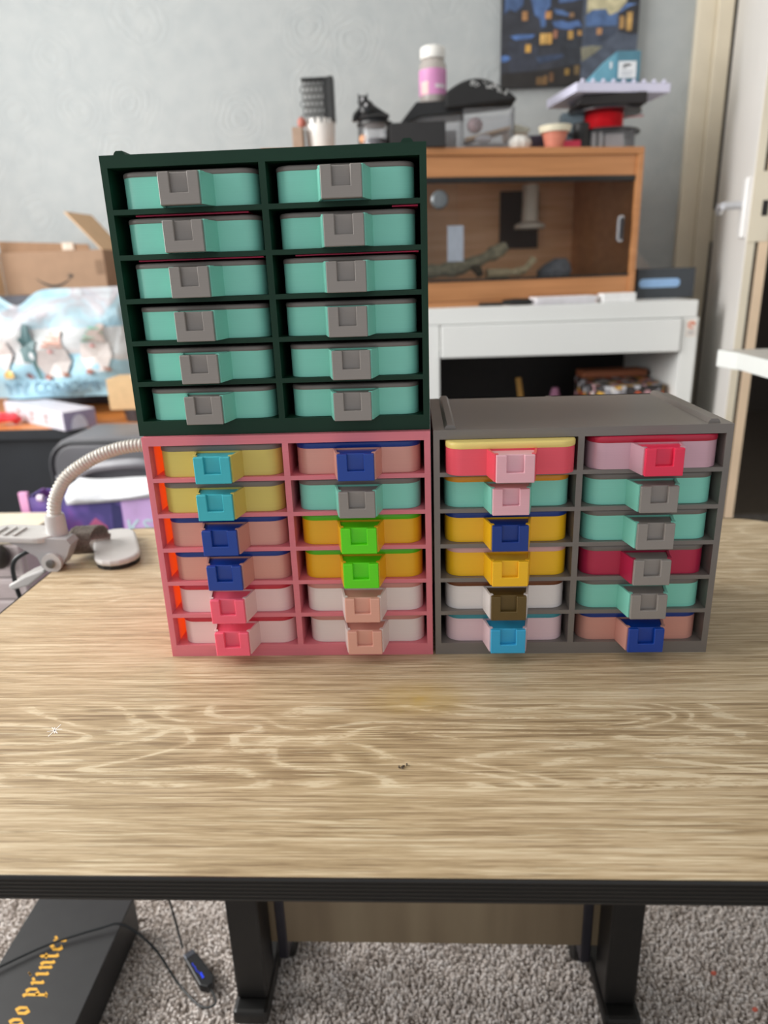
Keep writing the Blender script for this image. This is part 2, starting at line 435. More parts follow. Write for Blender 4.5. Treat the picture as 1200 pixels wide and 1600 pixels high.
# ------------------------------------------------------------------ drawer towers
P_ = {
 'mint': printed('mint_plastic', '86d4c1', 0.40, grain=0.10), 'grey': printed('warm_grey_plastic', '8f8883', 0.45),
 'dgrey': printed('dark_grey_plastic', '77706b', 0.42), 'yellowolive': printed('straw_yellow_plastic', 'd6c265', 0.38),
 'teal': printed('teal_plastic', '3fb7c4', 0.34, sss=0.15), 'rosebeige': printed('dusty_rose_silk_plastic', 'd69a8d', 0.32, metal=0.15),
 'navy': printed('navy_plastic', '0a3486', 0.34), 'blue': printed('royal_blue_plastic', '003a97', 0.36, coat=0.2),
 'palepink': printed('blush_pink_plastic', 'ecc9c8', 0.38), 'red': printed('cherry_red_plastic', 'c22c40', 0.34),
 'hotpink': printed('hot_pink_plastic', 'ff6680', 0.34, sss=0.3), 'amber': printed('amber_yellow_plastic', 'ebb01a', 0.36),
 'lime': printed('lime_green_plastic', '5edb0e', 0.36, sss=0.1), 'green': printed('leaf_green_plastic', '4fb50c', 0.36),
 'bone': printed('off_white_pink_plastic', 'e9dad6', 0.38), 'rose': printed('rose_silk_plastic', 'e0a593', 0.36),
 'roselid': printed('rose_lid_plastic', 'c98b82', 0.36), 'coral': printed('coral_silk_plastic', 'ee5566', 0.30, metal=0.1),
 'cream': printed('pale_yellow_plastic', 'f2d981', 0.36), 'pinkclasp': printed('pale_pink_plastic', 'efb6c0', 0.36, sss=0.15),
 'orange': printed('orange_plastic', 'dd9322', 0.36), 'yellow': printed('sun_yellow_plastic', 'f5bd1c', 0.36),
 'mauve': printed('mauve_plastic', 'd8a9a8', 0.36), 'white': printed('off_white_plastic', 'e9e2e0', 0.38),
 'brown': printed('brown_plastic', '6b3a1f', 0.38), 'olive': printed('bronze_brown_plastic', '5e4a22', 0.38),
 'pinklilac': printed('pale_lilac_pink_plastic', 'e6c8cf', 0.36), 'tealdark': printed('petrol_plastic', '3f93a0', 0.36),
 'sky': printed('sky_blue_plastic', '37a9d6', 0.34, sss=0.1), 'lilac': printed('lilac_silk_plastic', 'd2a7b4', 0.30, metal=0.2),
 'crimson': printed('crimson_plastic', 'b41f3c', 0.34), 'crimsonbody': printed('crimson_silk_plastic', 'b8284c', 0.28, metal=0.15),
 'redclasp': printed('bright_red_pink_plastic', 'ef2c53', 0.30, sss=0.25),
}
shell_m = {'green': printed('dark_green_plastic', '0e3423', 0.5, layer=0.12, spec=0.3), 'pink': printed('salmon_pink_plastic', 'e07c88', 0.36, sss=0.1, layer=0.15),
           'grey': printed('taupe_grey_plastic', '7a736e', 0.34, layer=0.15)}
CW = 0.0137; BH = 0.0203; LH = 0.0038
def body_mesh():
    m = MB().prism(rrect(-0.0482, 0.0482, 0, 0.125, (0.0122, 0.0122, 0.005, 0.005), 7), 0, BH)
    for s in (-1, 1):
        p = [(s*0.0186, 0.0005), (s*0.0146, -0.0182), (s*0.0132, -0.0182), (s*0.0168, 0.0005)]
        if s == 1: p = p[::-1]
        m.prism(p, 0, BH)
        # small hooked lip where the flare meets the clasp
        q = [(s*0.0160, -0.0135), (s*0.0146, -0.0182), (s*0.0118, -0.0172), (s*0.0122, -0.0150)]
        if s == 1: q = q[::-1]
        m.prism(q, BH-0.0012, BH+0.0003)
    return m.mesh('drawer', True)
def lid_mesh(LH):
    o = rrect(-0.0485, 0.0485, -0.0004, 0.1254, (0.0124, 0.0124, 0.005, 0.005), 7)
    m = MB(); r = []
    for z, d in ((BH, -0.0003), (BH+0.0004, 0), (BH+LH-0.0014, 0), (BH+LH-0.0007, -0.0003), (BH+LH-0.0002, -0.0009), (BH+LH, -0.0018)):
        r.append([(x, y, z) for x, y in offset(o, d)])
    return m.loft(r).mesh('lid', True)
def clasp_mesh():
    m = MB().prism([(-0.0167, -0.0002), (-0.0131, -0.0175), (0.0131, -0.0175), (0.0167, -0.0002)], 0.001, BH-0.0014)
    m.box(-CW, CW, -0.0180, -0.0160, -0.0002, BH-0.0002)
    w = 0.0062; zb = BH*0.36
    u = [(-CW, -0.0002), (CW, -0.0002), (CW, BH), (w, BH), (w, zb), (-w, zb), (-w, BH), (-CW, BH)]
    m.prism(u, -0.0214, -0.0180, 'y')
    return m.mesh('clasp', False)
BM, KM = body_mesh(), clasp_mesh()
LMS = {'low': lid_mesh(0.0036), 'tall': lid_mesh(0.0050)}
_cache = {}
def coloured(me, key, col):
    k = (key, col)
    if k not in _cache:
        c = me.copy(); c.materials.clear(); c.materials.append(P_[col]); _cache[k] = c
    return _cache[k]
def drawer(parent, x, y, z, body, lid, clasp, label, lh):
    d = link('drawer', coloured(BM, 'b', body), parent, label=label)
    d.location = (x, y, z)
    link('lid', coloured(LMS[lh], lh, lid), d)
    link('clasp', coloured(KM, 'k', clasp), d, bevel=0.0004, seg=1)
def shell(parent, m, W, H, D, top, pitch, gap, rails, sidem=None):
    """origin front-left-bottom; two columns of six openings"""
    wl_ = 0.0047; mid = W/2
    b = MB()
    if sidem:
        b.box(0, wl_, 0, 0.0105, 0, H)
        MB().box(0, wl_-0.0001, 0.0106, D, 0, H).build('side_wall', sidem, parent, label='outer wall glowing orange inside')
    else: b.box(0, wl_, 0, D, 0, H)
    b.box(W-wl_, W, 0, D, 0, H).box(mid-wl_/2, mid+wl_/2, 0, D, 0, H)
    cols = ((wl_, mid-wl_/2), (mid+wl_/2, W-wl_))
    for x0, x1 in cols:
        b.box(x0, x1, 0, D, top, H); b.box(x0, x1, D-0.004, D, 0, H)
        for k in range(6):
            zt = top - k*pitch; zb_ = zt - gap
            lo = zb_ - (pitch-gap) if k < 5 else 0
            b.box(x0, x1, 0, D-0.004, lo, zb_)
    o = b.build('body', m, parent)
    if rails:
        for xc in (0.0130, W-0.0130):
            r = MB().prism([(xc-0.0045, H), (xc+0.0045, H), (xc+0.0036, H+0.0020), (xc+0.0022, H+0.0032), (xc-0.0022, H+0.0032), (xc-0.0036, H+0.0020)], 0.004, D-0.004, 'y')
            r.build('rail', m, parent, smooth=True)
    return [top - k*pitch - gap for k in range(6)], ((cols[0][0]+cols[0][1])/2, (cols[1][0]+cols[1][1])/2)

def translucent(name, col, glow, fac):
    m, nt, b = new_mat(name); b.inputs['Base Color'].default_value = lin(col); b.inputs['Roughness'].default_value = 0.4
    tl = nt.add('ShaderNodeBsdfTranslucent', inp={'Color': lin(glow)})
    mx = nt.add('ShaderNodeMixShader', inp={0: fac, 1: b.outputs[0], 2: tl.outputs[0]})
    nt.link(mx.outputs[0], nt.n['Material Output'].inputs[0]); return m
pink_side = translucent('salmon_translucent_plastic', 'e07c88', 'ff9650', 0.5)
def tower(key, label, loc, W, H, D, top, pitch, gap, rails, rows, pulls={}):
    t = thing('drawer_tower', label, 'drawer unit', loc)
    zb, xc = shell(t, shell_m[key], W, H, D, top, pitch, gap, rails, pink_side if key == 'pink' else None)
    rr = random.Random(len(label))
    for c in range(2):
        for k in range(6):
            b, l, cl, lab = rows[c][k]
            drawer(t, xc[c] + 0.0010 + rr.uniform(-.0006, .0006), 0.0032 - pulls.get((c, k), 0) + rr.uniform(-.0008, .0008), zb[k] + 0.0002, b, l, cl, lab, 'low' if key == 'green' else 'tall')
    return t, zb, xc
def rep(lab, n=6): return [('mint', 'dgrey', 'grey', lab)]*n
mlab = 'mint green drawer with grey lid and grey clasp'
gt, gz, gx = tower('green', 'dark green drawer tower full of mint drawers, on top of the pink tower', (-0.2152, 0.5243, 0.7298), 0.2243, 0.1957, 0.1440,
      0.1877, 0.02998, 0.0265, True, (rep(mlab), rep(mlab)))
redl = mat('magenta_print_layer', 'd0104e', 0.45, var=0.05)
for c, k, x0, x1 in ((0, 1, 0.018, 0.099), (0, 2, 0.016, 0.1070), (1, 2, 0.130, 0.2180), (1, 1, 0.200, 0.2180)):
    zt = 0.1877 - k*0.02998
    MB().box(x0, x1, 0.006, 0.10, zt-0.0011, zt-0.0002).build('print_layer', redl, gt, label='thin magenta layer under a shelf')
yl = ('yellowolive', 'dgrey', 'teal', 'straw yellow drawer with dark lid and teal clasp')
rn = ('rosebeige', 'navy', 'blue', 'dusty rose drawer with navy lid and blue clasp')
pr_ = ('palepink', 'red', 'hotpink', 'blush drawer with red lid and hot pink clasp')
al = ('amber', 'green', 'lime', 'amber drawer with green lid and lime clasp')
br = ('bone', 'roselid', 'rose', 'off-white drawer with rose lid and rose clasp')
mg = ('mint', 'dgrey', 'grey', mlab)
ptw, pz, px_ = tower('pink', 'salmon pink drawer tower with many coloured drawers, under the green tower', (-0.2121, 0.5187, TZ), 0.2213, 0.1896, 0.1440,
      0.1828, 0.02930, 0.0259, False, ([yl, yl, rn, rn, pr_, pr_], [rn, mg, al, al, br, br]))
btw, bz, bx = tower('grey', 'taupe grey drawer tower with bare ribbed top, right of the pink tower', (0.0114, 0.5187, TZ), 0.2209, 0.1898, 0.1440,
      0.1828, 0.02930, 0.0259, True, (
      [('coral', 'cream', 'pinkclasp', 'coral red drawer with pale yellow lid and pink clasp'),
       ('mint', 'orange', 'pinkclasp', 'mint drawer with orange lid and pale pink clasp'),
       ('yellow', 'navy', 'navy', 'yellow drawer with navy lid and navy clasp'),
       ('yellow', 'mauve', 'yellow', 'yellow drawer with mauve lid and yellow clasp'),
       ('white', 'brown', 'olive', 'off-white drawer with brown lid and bronze clasp'),
       ('pinklilac', 'tealdark', 'sky', 'pale pink drawer with petrol lid and sky blue clasp')],
      [('lilac', 'crimson', 'redclasp', 'lilac silk drawer with crimson lid and red clasp'), mg, mg,
       ('crimsonbody', 'dgrey', 'grey', 'crimson drawer with grey lid and grey clasp'), mg,
       ('rosebeige', 'navy', 'blue', 'dusty rose drawer with navy lid and blue clasp')]), {(0, 0): 0.013, (1, 0): 0.004})
# crumb on the tabletop
cr = MB()
for i in range(5):
    a = rnd.uniform(0, 6.28)
    cr.tube([(0.0012*i-0.003, 0.0006*i-0.001, 0.0006), (0.0012*i-0.003+0.0016*math.cos(a), 0.0006*i-0.001+0.0016*math.sin(a), 0.0008)], 0.0005, 5)
o = cr.build('crumb', mat('dark_crumb', '4b3f33', 0.8)); o.location = (-0.013, 0.376, TZ)
tag(o, 'tiny dark crumb lying alone on the bare tabletop in front', 'crumb')
scm = mat('pale_scratch', 'efe9e2', 0.7)
sc = MB()
for a, l in ((0.3, 0.005), (1.4, 0.007), (2.4, 0.005), (2.0, 0.004)):
    c, s = math.cos(a), math.sin(a); w = 0.0003
    sc.prism([(-c*l-s*w, -s*l+c*w), (-c*l+s*w, -s*l-c*w), (c*l+s*w, s*l-c*w), (c*l-s*w, s*l+c*w)], 0, 0.00015)
o = sc.build('scratch_mark', scm, table); o.location = (-0.264, 0.416, TZ)

# ------------------------------------------------------------------ clip lamp on the left edge of the table
lampm = mat('pale_grey_lamp_plastic', 'c4c1be', 0.38, var=0.03)
lampd = mat('mid_grey_lamp_plastic', 'a9a7a8', 0.4, var=0.03)
flexm = mat('pale_flexible_metal', 'cfcac2', 0.35, metal=0.25, var=0.03)
steel = mat('spring_steel', '7d756e', 0.4, metal=0.5, var=0.3, scale=400)
lamp = thing('clip_lamp', 'grey gooseneck lamp clipped to the left table edge beside pink tower', 'lamp', (-0.38, 0.745, TZ))
def loc(pts): return [(x+0.38, y-0.745, z-TZ) for x, y, z in pts]
# pad that presses on the table
ax = Vector((0.045, -0.095)).normalized(); nx = Vector((-ax.y, ax.x))
def capsule(cx, cy, L, Wd, n=8):
    out = []
    for i in range(2*n+2):
        if i <= n: a = -math.pi/2 + math.pi*i/n; e = L/2
        else: a = math.pi/2 + math.pi*(i-n-1)/n; e = -L/2
        p = ax*(e + Wd/2*math.cos(a)) + nx*(Wd/2*math.sin(a)); out.append((cx+p.x, cy+p.y))
    return out
MB().prism(capsule(0.020, 0.016, 0.066, 0.047), 0.0005, 0.0045).build('rubber_pad', mat('black_rubber', '100f0f', 0.55), lamp)
MB().prism(capsule(0.020, 0.016, 0.068, 0.050), 0.0047, 0.0120).build('upper_jaw', lampm, lamp, bevel=0.003)
# upper arm with finger grip
prof = [(-0.082, 0.036), (-0.068, 0.029), (-0.049, 0.016), (-0.045, 0.003), (-0.034, -0.003), (-0.022, 0.005), (-0.014, 0.017), (-0.008, 0.030), (-0.012, 0.036), (-0.040, 0.038)]
LEVER = [(-0.090, -0.019), (-0.087, -0.025), (-0.065, -0.019), (-0.043, -0.003), (-0.044, 0.001), (-0.069, -0.008)]
MB().prism(prof, -0.034, -0.014, 'y').build('upper_arm', lampd, lamp)
MB().prism([(p[0], p[1]) for p in rrect(-0.112, -0.030, -0.038, 0.006, 0.02, 6)], 0.030, 0.037).xf(Matrix.Translation((0, 0, 0)) @ Matrix.Rotation(0.06, 4, 'Y')).build('grip', lampm, lamp, bevel=0.002)
for k in range(3):
    x = -0.094 + k*0.011
    MB().box(x, x+0.003, -0.034, -0.008, 0.0425-(k-1)*0.0007, 0.0440-(k-1)*0.0007).build('grip_ridge', lampm, lamp)
# coiled torsion spring between arm and pad
sp = []
for i in range(12*14+1):
    a = 2*math.pi*i/14; t = i/(12*14)
    c = Vector((-0.022 + 0.026*t, 0.006 + 0.006*t, 0.0205 - 0.001*t))
    sp.append(c + Vector((0.004*math.cos(a), 0.0185*math.cos(a), 0.0155*math.sin(a))))
MB().tube(sp, 0.0013, 6).build('spring', steel, lamp, smooth=True)
cy = MB().lathe([(0.0, -0.003), (0.0105, -0.003), (0.0112, 0.0), (0.0112, 0.004), (0.0, 0.004)], n=22)
cy.xf(Matrix.Translation((-0.031, -0.0350, 0.010)) @ Matrix.Rotation(math.pi/2, 4, 'X')); pv = cy.build('pivot_cover', lampm, lamp, smooth=True)
cy = MB().lathe([(0.0, 0), (0.0045, 0), (0.0052, 0.002), (0.003, 0.003), (0.0, 0.0025)], n=14)
cy.xf(Matrix.Translation((-0.031, -0.0393, 0.010)) @ Matrix.Rotation(math.pi/2, 4, 'X')); cy.build('screw', mat('screw_steel', '77736f', 0.35, metal=0.8), pv, smooth=True)
MB().prism(LEVER, -0.034, -0.006, 'y').build('lower_arm', lampm, lamp, bevel=0.002)
MB().lathe([(0.0, 0.030), (0.0115, 0.030), (0.0110, 0.055), (0.010, 0.060), (0.0, 0.060)], -0.030, -0.016, 20).build('neck_socket', lampm, lamp, smooth=True)
path = spline(loc([(-0.410, 0.729, 0.596), (-0.406, 0.73, 0.617), (-0.392, 0.735, 0.640), (-0.369, 0.74, 0.656), (-0.345, 0.742, 0.6665), (-0.322, 0.744, 0.672), (-0.300, 0.746, 0.673), (-0.27, 0.75, 0.668), (-0.24, 0.755, 0.655), (-0.215, 0.76, 0.632)]), 14)
rad = [0.0068 + 0.0008*math.sin(2*math.pi*i/3.2) for i in range(len(path))]
n_ = []
fine = []
for i in range(len(path)-1):
    for k in range(4):
        fine.append(path[i].lerp(path[i+1], k/4))
fine.append(path[-1])
d_acc = 0.0; rad = []
for i, p in enumerate(fine):
    if i: d_acc += (p - fine[i-1]).length
    rad.append(0.0070 + 0.0007*math.cos(2*math.pi*d_acc/0.0040))
MB().tube(fine, rad, 14).build('gooseneck', flexm, lamp, smooth=True)
hd = MB().lathe([(0.0, 0.03), (0.012, 0.03), (0.020, 0.015), (0.034, -0.02), (0.032, -0.022), (0.0, -0.018)], n=20)
hd.xf(Matrix.Translation((0.175, 0.019, 0.085)) @ Matrix.Rotation(0.5, 4, 'Y')); hd.build('lamp_head', lampm, lamp, smooth=True)
MB().tube(spline(loc([(-0.440, 0.728, 0.560), (-0.462, 0.722, 0.548), (-0.466, 0.720, 0.525), (-0.458, 0.715, 0.495), (-0.435, 0.71, 0.455), (-0.38, 0.70, 0.41), (-0.36, 0.69, 0.30)])), 0.0026, 8).build('cable', mat('black_cable', '0d1214', 0.45), lamp, smooth=True)

# ------------------------------------------------------------------ white desk, vivarium and the clutter on it
deskw = mat('white_desk_foil', 'e4e6e4', 0.4, var=0.015, scale=6)
dk = mat('black_board', '151414', 0.6, var=0.2)
DT = 0.763
desk = thing('desk', 'white desk with one wide drawer, carrying the wooden vivarium', 'desk', (0, 1.80, 0))
MB().box(-0.46, 0.684, 0, 0.50, DT-0.040, DT).build('desktop', deskw, desk, bevel=0.002)
for x0, x1 in ((-0.46, -0.42), (0.018, 0.058), (0.651, 0.690)):
    MB().box(x0, x1, 0.001, 0.48, 0, DT-0.0405).build('side_panel', deskw, desk, bevel=0.0015)
MB().box(0.061, 0.648, -0.006, 0.016, 0.642, 0.7215).build('drawer', deskw, desk, bevel=0.003)
MB().box(0.0585, 0.6505, 0.468, 0.48, 0.30, 0.72).build('back_panel', dk, desk)
MB().box(0.0585, 0.6505, 0.10, 0.46, 0.652, 0.72).build('drawer_box', mat('white_inner_board', 'c9c6c0', 0.6), desk)
st = MB().box(0.660, 0.685, -0.0008, 0.0008, 0.676, 0.718).build('sticker', mat('sticker_paper', 'e9e2da', 0.6), desk)
om = mat('orange_red_print', 'e0764c', 0.6)
rg = MB(); pts = [(0.6725+0.007*math.cos(a/12*2*math.pi), -0.0012, 0.705+0.007*math.sin(a/12*2*math.pi)) for a in range(11)]
rg.tube(pts, 0.0016, 6).tube([(0.6725, -0.0012, 0.705), (0.679, -0.0012, 0.712)], 0.0014, 6); rg.build('emblem', om, st)
gl_ = mat('grey_print', 'a5a2a6', 0.6); rg = MB()
for z in (0.690, 0.686, 0.682): rg.box(0.664, 0.681, -0.0012, -0.0009, z, z+0.0018)
rg.build('print_lines', gl_, st)

vw = beech('vivarium_beech', 'c98d5c', 'b67c4c', (4, 30, 60)); vin = beech('vivarium_inside', 'e8b58a', 'd59c6d', (4, 30, 60))
blk = mat('black_track', '121110', 0.35)
VA = math.atan2(1.94-1.82, 0.564-0.034); VL = 0.93; VD = 0.36; VH = 0.359
vx0 = 0.566 - VL*math.cos(VA); vy0 = 1.94 - VL*math.sin(VA)
viv = thing('vivarium', 'beech effect vivarium with sliding glass front on the white desk', 'vivarium', (vx0, vy0, DT), VA)
MB().box(0, VL, -0.006, VD, VH-0.016, VH).build('top_panel', vw, viv, bevel=0.001)
MB().box(0, VL, 0.004, VD, 0, 0.016).build('bottom_panel', vw, viv)
MB().box(VL-0.016, VL, -0.006, VD, 0.0, VH-0.0165).build('side_panel', vw, viv, bevel=0.001)
MB().box(0, 0.016, -0.006, VD, 0.0, VH-0.0165).build('side_panel', vw, viv, bevel=0.001)
MB().box(0.0165, VL-0.0165, VD-0.008, VD, 0.0165, VH-0.017).build('back_panel', vin, viv)
MB().box(0.0165, VL-0.0165, 0, 0.014, 0.297, VH-0.017).build('fascia', vw, viv)
MB().box(0.0165, VL-0.0165, -0.001, 0.014, 0.0165, 0.060).build('fascia', vw, viv)
MB().box(0.0165, VL-0.0165, -0.002, 0.016, 0.285, 0.2965).build('track', blk, viv)
MB().box(0.0165, VL-0.0165, -0.002, 0.016, 0.0605, 0.066).build('track', blk, viv)
vgl = glass_mat('vivarium_glass', (0.985, 0.99, 0.985, 1), 0.03, 0.004, 1.13)
g1 = MB().box(VL-0.585, VL-0.0175, 0.002, 0.0055, 0.066, 0.285).build('glass_pane', vgl, viv)
g2 = MB().box(0.018, VL-0.47, 0.009, 0.0125, 0.066, 0.285).build('glass_pane', vgl, viv)
hb_ = MB().prism(rrect(VL-0.057, VL-0.040, 0.142, 0.205, 0.008, 6), -0.005, 0.0015, 'y').build('finger_grip', mat('chrome_plastic', 'b4b4b8', 0.25, metal=0.7), g1, bevel=0.001)
MB().prism(rrect(VL-0.052, VL-0.041, 0.147, 0.200, 0.005, 6), -0.0065, -0.0052, 'y').build('grip_inlay', mat('dark_inlay', '24242a', 0.4), hb_)
MB().box(VL-0.498, VL-0.458, -0.001, 0.0015, 0.108, 0.190).build('vent_strip', mat('satin_aluminium', 'a9b0bb', 0.35, metal=0.5, var=0.2, scale=30, stretch=(20, 1, 1)), g1)
kn = MB().lathe([(0.0, 0), (0.021, 0), (0.021, 0.006), (0.017, 0.011), (0.0, 0.012)], n=22).xf(Matrix.Translation((VL-0.518, 0.0015, 0.248)) @ Matrix.Rotation(math.pi/2, 4, 'X'))
kn.build('dial', mat('dark_grey_dial', '6d7275', 0.25, metal=0.3), g1, smooth=True)
# inside the vivarium
MB().box(VL-0.245, VL-0.130, VD-0.022, VD-0.0085, 0.145, 0.30).build('vent_frame', mat('dark_brown_mesh', '3a2b24', 0.7, var=0.2, scale=300), viv)
lg_ = MB().lathe([(0.0, 0.193), (0.042, 0.193), (0.042, 0.203), (0.023, 0.212), (0.021, 0.26), (0.022, 0.305), (0.0, 0.305)], VL-0.195, 0.24, 20)
lg_.build('lamp_guard', mat('pale_wire_mesh', 'cfc4b6', 0.5, var=0.25, scale=600), viv, smooth=True)
def to_world(x, y, z): return Matrix.Translation((vx0, vy0, DT)) @ Matrix.Rotation(VA, 4, 'Z') @ Vector((x, y, z))
def lumpy(pts, r, amp, seed, n=9):
    rr = random.Random(seed); P = spline(pts, 5); k = len(P)-1
    return MB().tube(P, [max(0.004, (r[0]+(r[1]-r[0])*i/k)*(1+rr.uniform(-amp, amp))) for i in range(len(P))], n)
w0 = to_world(VL-0.44, 0.075, 0.0645)
o = lumpy([(-0.10, 0, 0.018), (-0.04, 0.01, 0.022), (0.03, 0.0, 0.036), (0.08, 0, 0.056), (0.118, 0, 0.074)], (0.020, 0.014), 0.25, 4).build('driftwood', mat('grey_bark', '8d8672', 0.85, var=0.35, scale=90), smooth=True)
lumpy([(0.025, 0, 0.035), (0.04, -0.01, 0.018), (0.045, -0.015, 0.004)], (0.014, 0.010), 0.2, 7).build('stub', mat('dark_bark', '4d4335', 0.9, var=0.3, scale=90), o, smooth=True)
o.location = w0 + Vector((0, 0, 0.004)); o.rotation_euler = (0, 0, VA); tag(o, 'thick grey driftwood branch rising to the right inside the vivarium', 'branch')
w0 = to_world(VL-0.315, 0.085, 0.0645)
o = lumpy([(-0.055, 0, 0.012), (0.0, 0, 0.012), (0.045, 0, 0.018), (0.075, 0, 0.046)], (0.011, 0.009), 0.2, 5).build('driftwood', mat('pale_bark', 'b8a88a', 0.85, var=0.25, scale=90), smooth=True)
o.location = w0 + Vector((0, 0, 0.001)); o.rotation_euler = (0, 0, VA); tag(o, 'thin pale driftwood piece beside the thicker branch in the vivarium', 'branch')
sub = MB().box(0.018, VL-0.018, 0.018, VD-0.010, 0.0165, 0.064); sub.build('substrate', mat('bark_substrate', '6b5a45', 0.95, var=0.4, scale=150, bump=0.6), viv)
w0 = to_world(VL-0.165, 0.13, 0.0645)
o = MB().loft([[(rr*1.0*math.cos(a/9*6.283)+ox, rr*.7*math.sin(a/9*6.283), z) for a in range(9)] for rr, ox, z in ((0.046, 0, 0), (0.050, 0.002, 0.014), (0.036, 0.010, 0.032), (0.016, 0.018, 0.046))]).build('rock', mat('slate_blue_rock', '6d7078', 0.85, var=0.2, scale=60))
o.location = w0; o.rotation_euler = (0, 0, VA); tag(o, 'blue-grey rock at the right inside the glass vivarium', 'rock')

# ---- things on top of the vivarium
VT = DT + VH
def on_top(x, y): return (x, y, VT)
def V(x, yoff):
    """point on the vivarium's lid: world x and distance behind the front edge"""
    yf = 1.94 + (x - 0.566) * math.tan(VA); return (x, yf + yoff, VT)
o = thing('white_pot', 'white notched plastic pot holding the black mesh box, on the vivarium', 'pot', V(-0.219, 0.10))
pw = mat('white_translucent_plastic', 'e8e6e2', 0.35, var=0.03)
b = MB().lathe([(0.0, 0), (0.032, 0), (0.036, 0.064), (0.033, 0.064), (0.030, 0.004), (0.0, 0.004)], n=26); b.build('pot_wall', pw, o, smooth=True)
for k in range(14):
    a = k/14*6.283
    m_ = MB().box(-0.0045, 0.0045, -0.0015, 0.0015, 0.064, 0.075); m_.xf(Matrix.Rotation(a, 4, 'Z') @ Matrix.Translation((0, -0.0345, 0))); m_.build('notch_tab', pw, o)
MB().box(-0.022, 0.022, -0.022, 0.022, 0.004, 0.070).build('inner_block', mat('grey_inner', 'b9b6b2', 0.6), o)
base = Vector(V(-0.219, 0.10)) + Vector((0, 0, 0.0705))
o = thing('mesh_holder', 'black honeycomb mesh box standing in the white pot', 'holder', base)
hm = mat('black_mesh_plastic', '232424', 0.45); 
MB().box(-0.034, 0.034, 0.018, 0.021, 0, 0.088).build('back_wall', hm, o)
MB().box(0.026, 0.037, -0.021, 0.0175, 0, 0.092).build('side_wall', hm, o, bevel=0.001)
MB().box(0.014, 0.0255, -0.019, -0.016, 0, 0.088).build('front_strip', hm, o)
MB().box(-0.037, 0.0255, -0.021, 0.0175, 0.086, 0.090).build('rim', hm, o)
hx_ = MB()
for r in range(6):
    for c in range(5):
        cx = -0.034 + c*0.0105 + (r % 2)*0.005; cz = 0.008 + r*0.0145
        pts = [(cx+0.0062*math.cos(k*math.pi/3+.52), -0.019, cz+0.0075*math.sin(k*math.pi/3+.52)) for k in range(7)]
        hx_.tube(pts, 0.0012, 5, cap=False)
ho = hx_.build('honeycomb', hm, o); ho['kind'] = 'stuff'
MB().box(-0.034, 0.013, -0.006, -0.002, 0, 0.085).build('pale_insert', mat('grey_insert', 'a8a9a8', 0.5), o)
o = MB().sphere((0, 0, 0.012), 0.010, 0.010, 0.012).build('bead', mat('terracotta_plastic', 'b56a5c', 0.5), smooth=True); o.location = Vector(V(-0.259, 0.085)) + Vector((0, 0, 0.056))
tag(o, 'small terracotta ball on the box left of the white pot', 'ball')
o2 = MB().box(-0.012, 0.012, -0.02, 0.02, 0, 0.056).build('small_carton', mat('brown_carton', 'a08a78', 0.7), bevel=0.001); o2.location = V(-0.268, 0.085)
tag(o2, 'narrow brown carton left of the white pot on the vivarium', 'box')
# jar with figure
o = thing('glass_jar', 'squat clear jar under the black crouching figurine', 'jar', V(-0.090, 0.08))
MB().lathe([(0.0, 0), (0.038, 0), (0.040, 0.004), (0.040, 0.056), (0.037, 0.060), (0.034, 0.060), (0.036, 0.054), (0.036, 0.006), (0.0, 0.005)], n=28).build('jar_wall', glass_mat('clear_plastic', (0.96, 0.96, 0.97, 1), 0.05, 0.07), o, smooth=True)
MB().lathe([(0.0, 0.006), (0.033, 0.006), (0.033, 0.030), (0.0, 0.034)], n=20).build('dark_filling', mat('dark_filling', '3a3a42', 0.6, var=0.4, scale=120), o)
MB().sphere((-0.026, -0.018, 0.030), 0.010, 0.010, 0.011).build('orange_highlight', mat('orange_highlight', 'e8a878', 0.5), o, smooth=True)  # small orange highlight on the jar, painted as a ball
MB().lathe([(0.0, 0.0605), (0.042, 0.0605), (0.042, 0.066), (0.0, 0.066)], n=28).build('jar_lid', mat('black_lid', '1a1a1b', 0.4), o)
bf = mat('black_figurine_plastic', '19191b', 0.35, var=0.2)
o = thing('figurine', 'black crouching creature figurine sitting on the jar lid', 'figurine', Vector(V(-0.095, 0.08)) + Vector((0, 0, 0.066)))
fg = MB().sphere((0.0, 0, 0.010), 0.040, 0.022, 0.012).sphere((-0.012, 0, 0.028), 0.020, 0.018, 0.022).sphere((-0.020, 0, 0.046), 0.013, 0.013, 0.013)
fg.tube([(-0.006, 0, 0.034), (0.018, 0, 0.020), (0.040, 0, 0.012)], [0.010, 0.009, 0.004], 8).tube([(-0.026, 0, 0.03), (-0.040, -0.004, 0.016), (-0.043, -0.006, 0.004)], [0.007, 0.006, 0.005], 8)
fg.build('figure_body', bf, o, smooth=True)
for s in (-1, 1): MB().tube([(-0.020+s*0.008, 0, 0.054), (-0.020+s*0.011, 0, 0.063)], [0.004, 0.001], 6).build('ear', bf, o, smooth=True)
for c in ((-0.020, -0.0125, 0.049), (-0.012, -0.016, 0.036)): MB().sphere(c, 0.0028, 0.002, 0.004).build('eye_ring', mat('pale_ring', 'c5c5c8', 0.4), o, smooth=True)
o = MB().box(-0.066, 0.062, -0.03, 0.06, 0, 0.053).build('black_box', mat('matt_black_card', '1c1b1c', 0.6), bevel=0.0015); o.location = V(0.014, 0.02)
tag(o, 'low matt black box between the jar and the clear boxes', 'box')
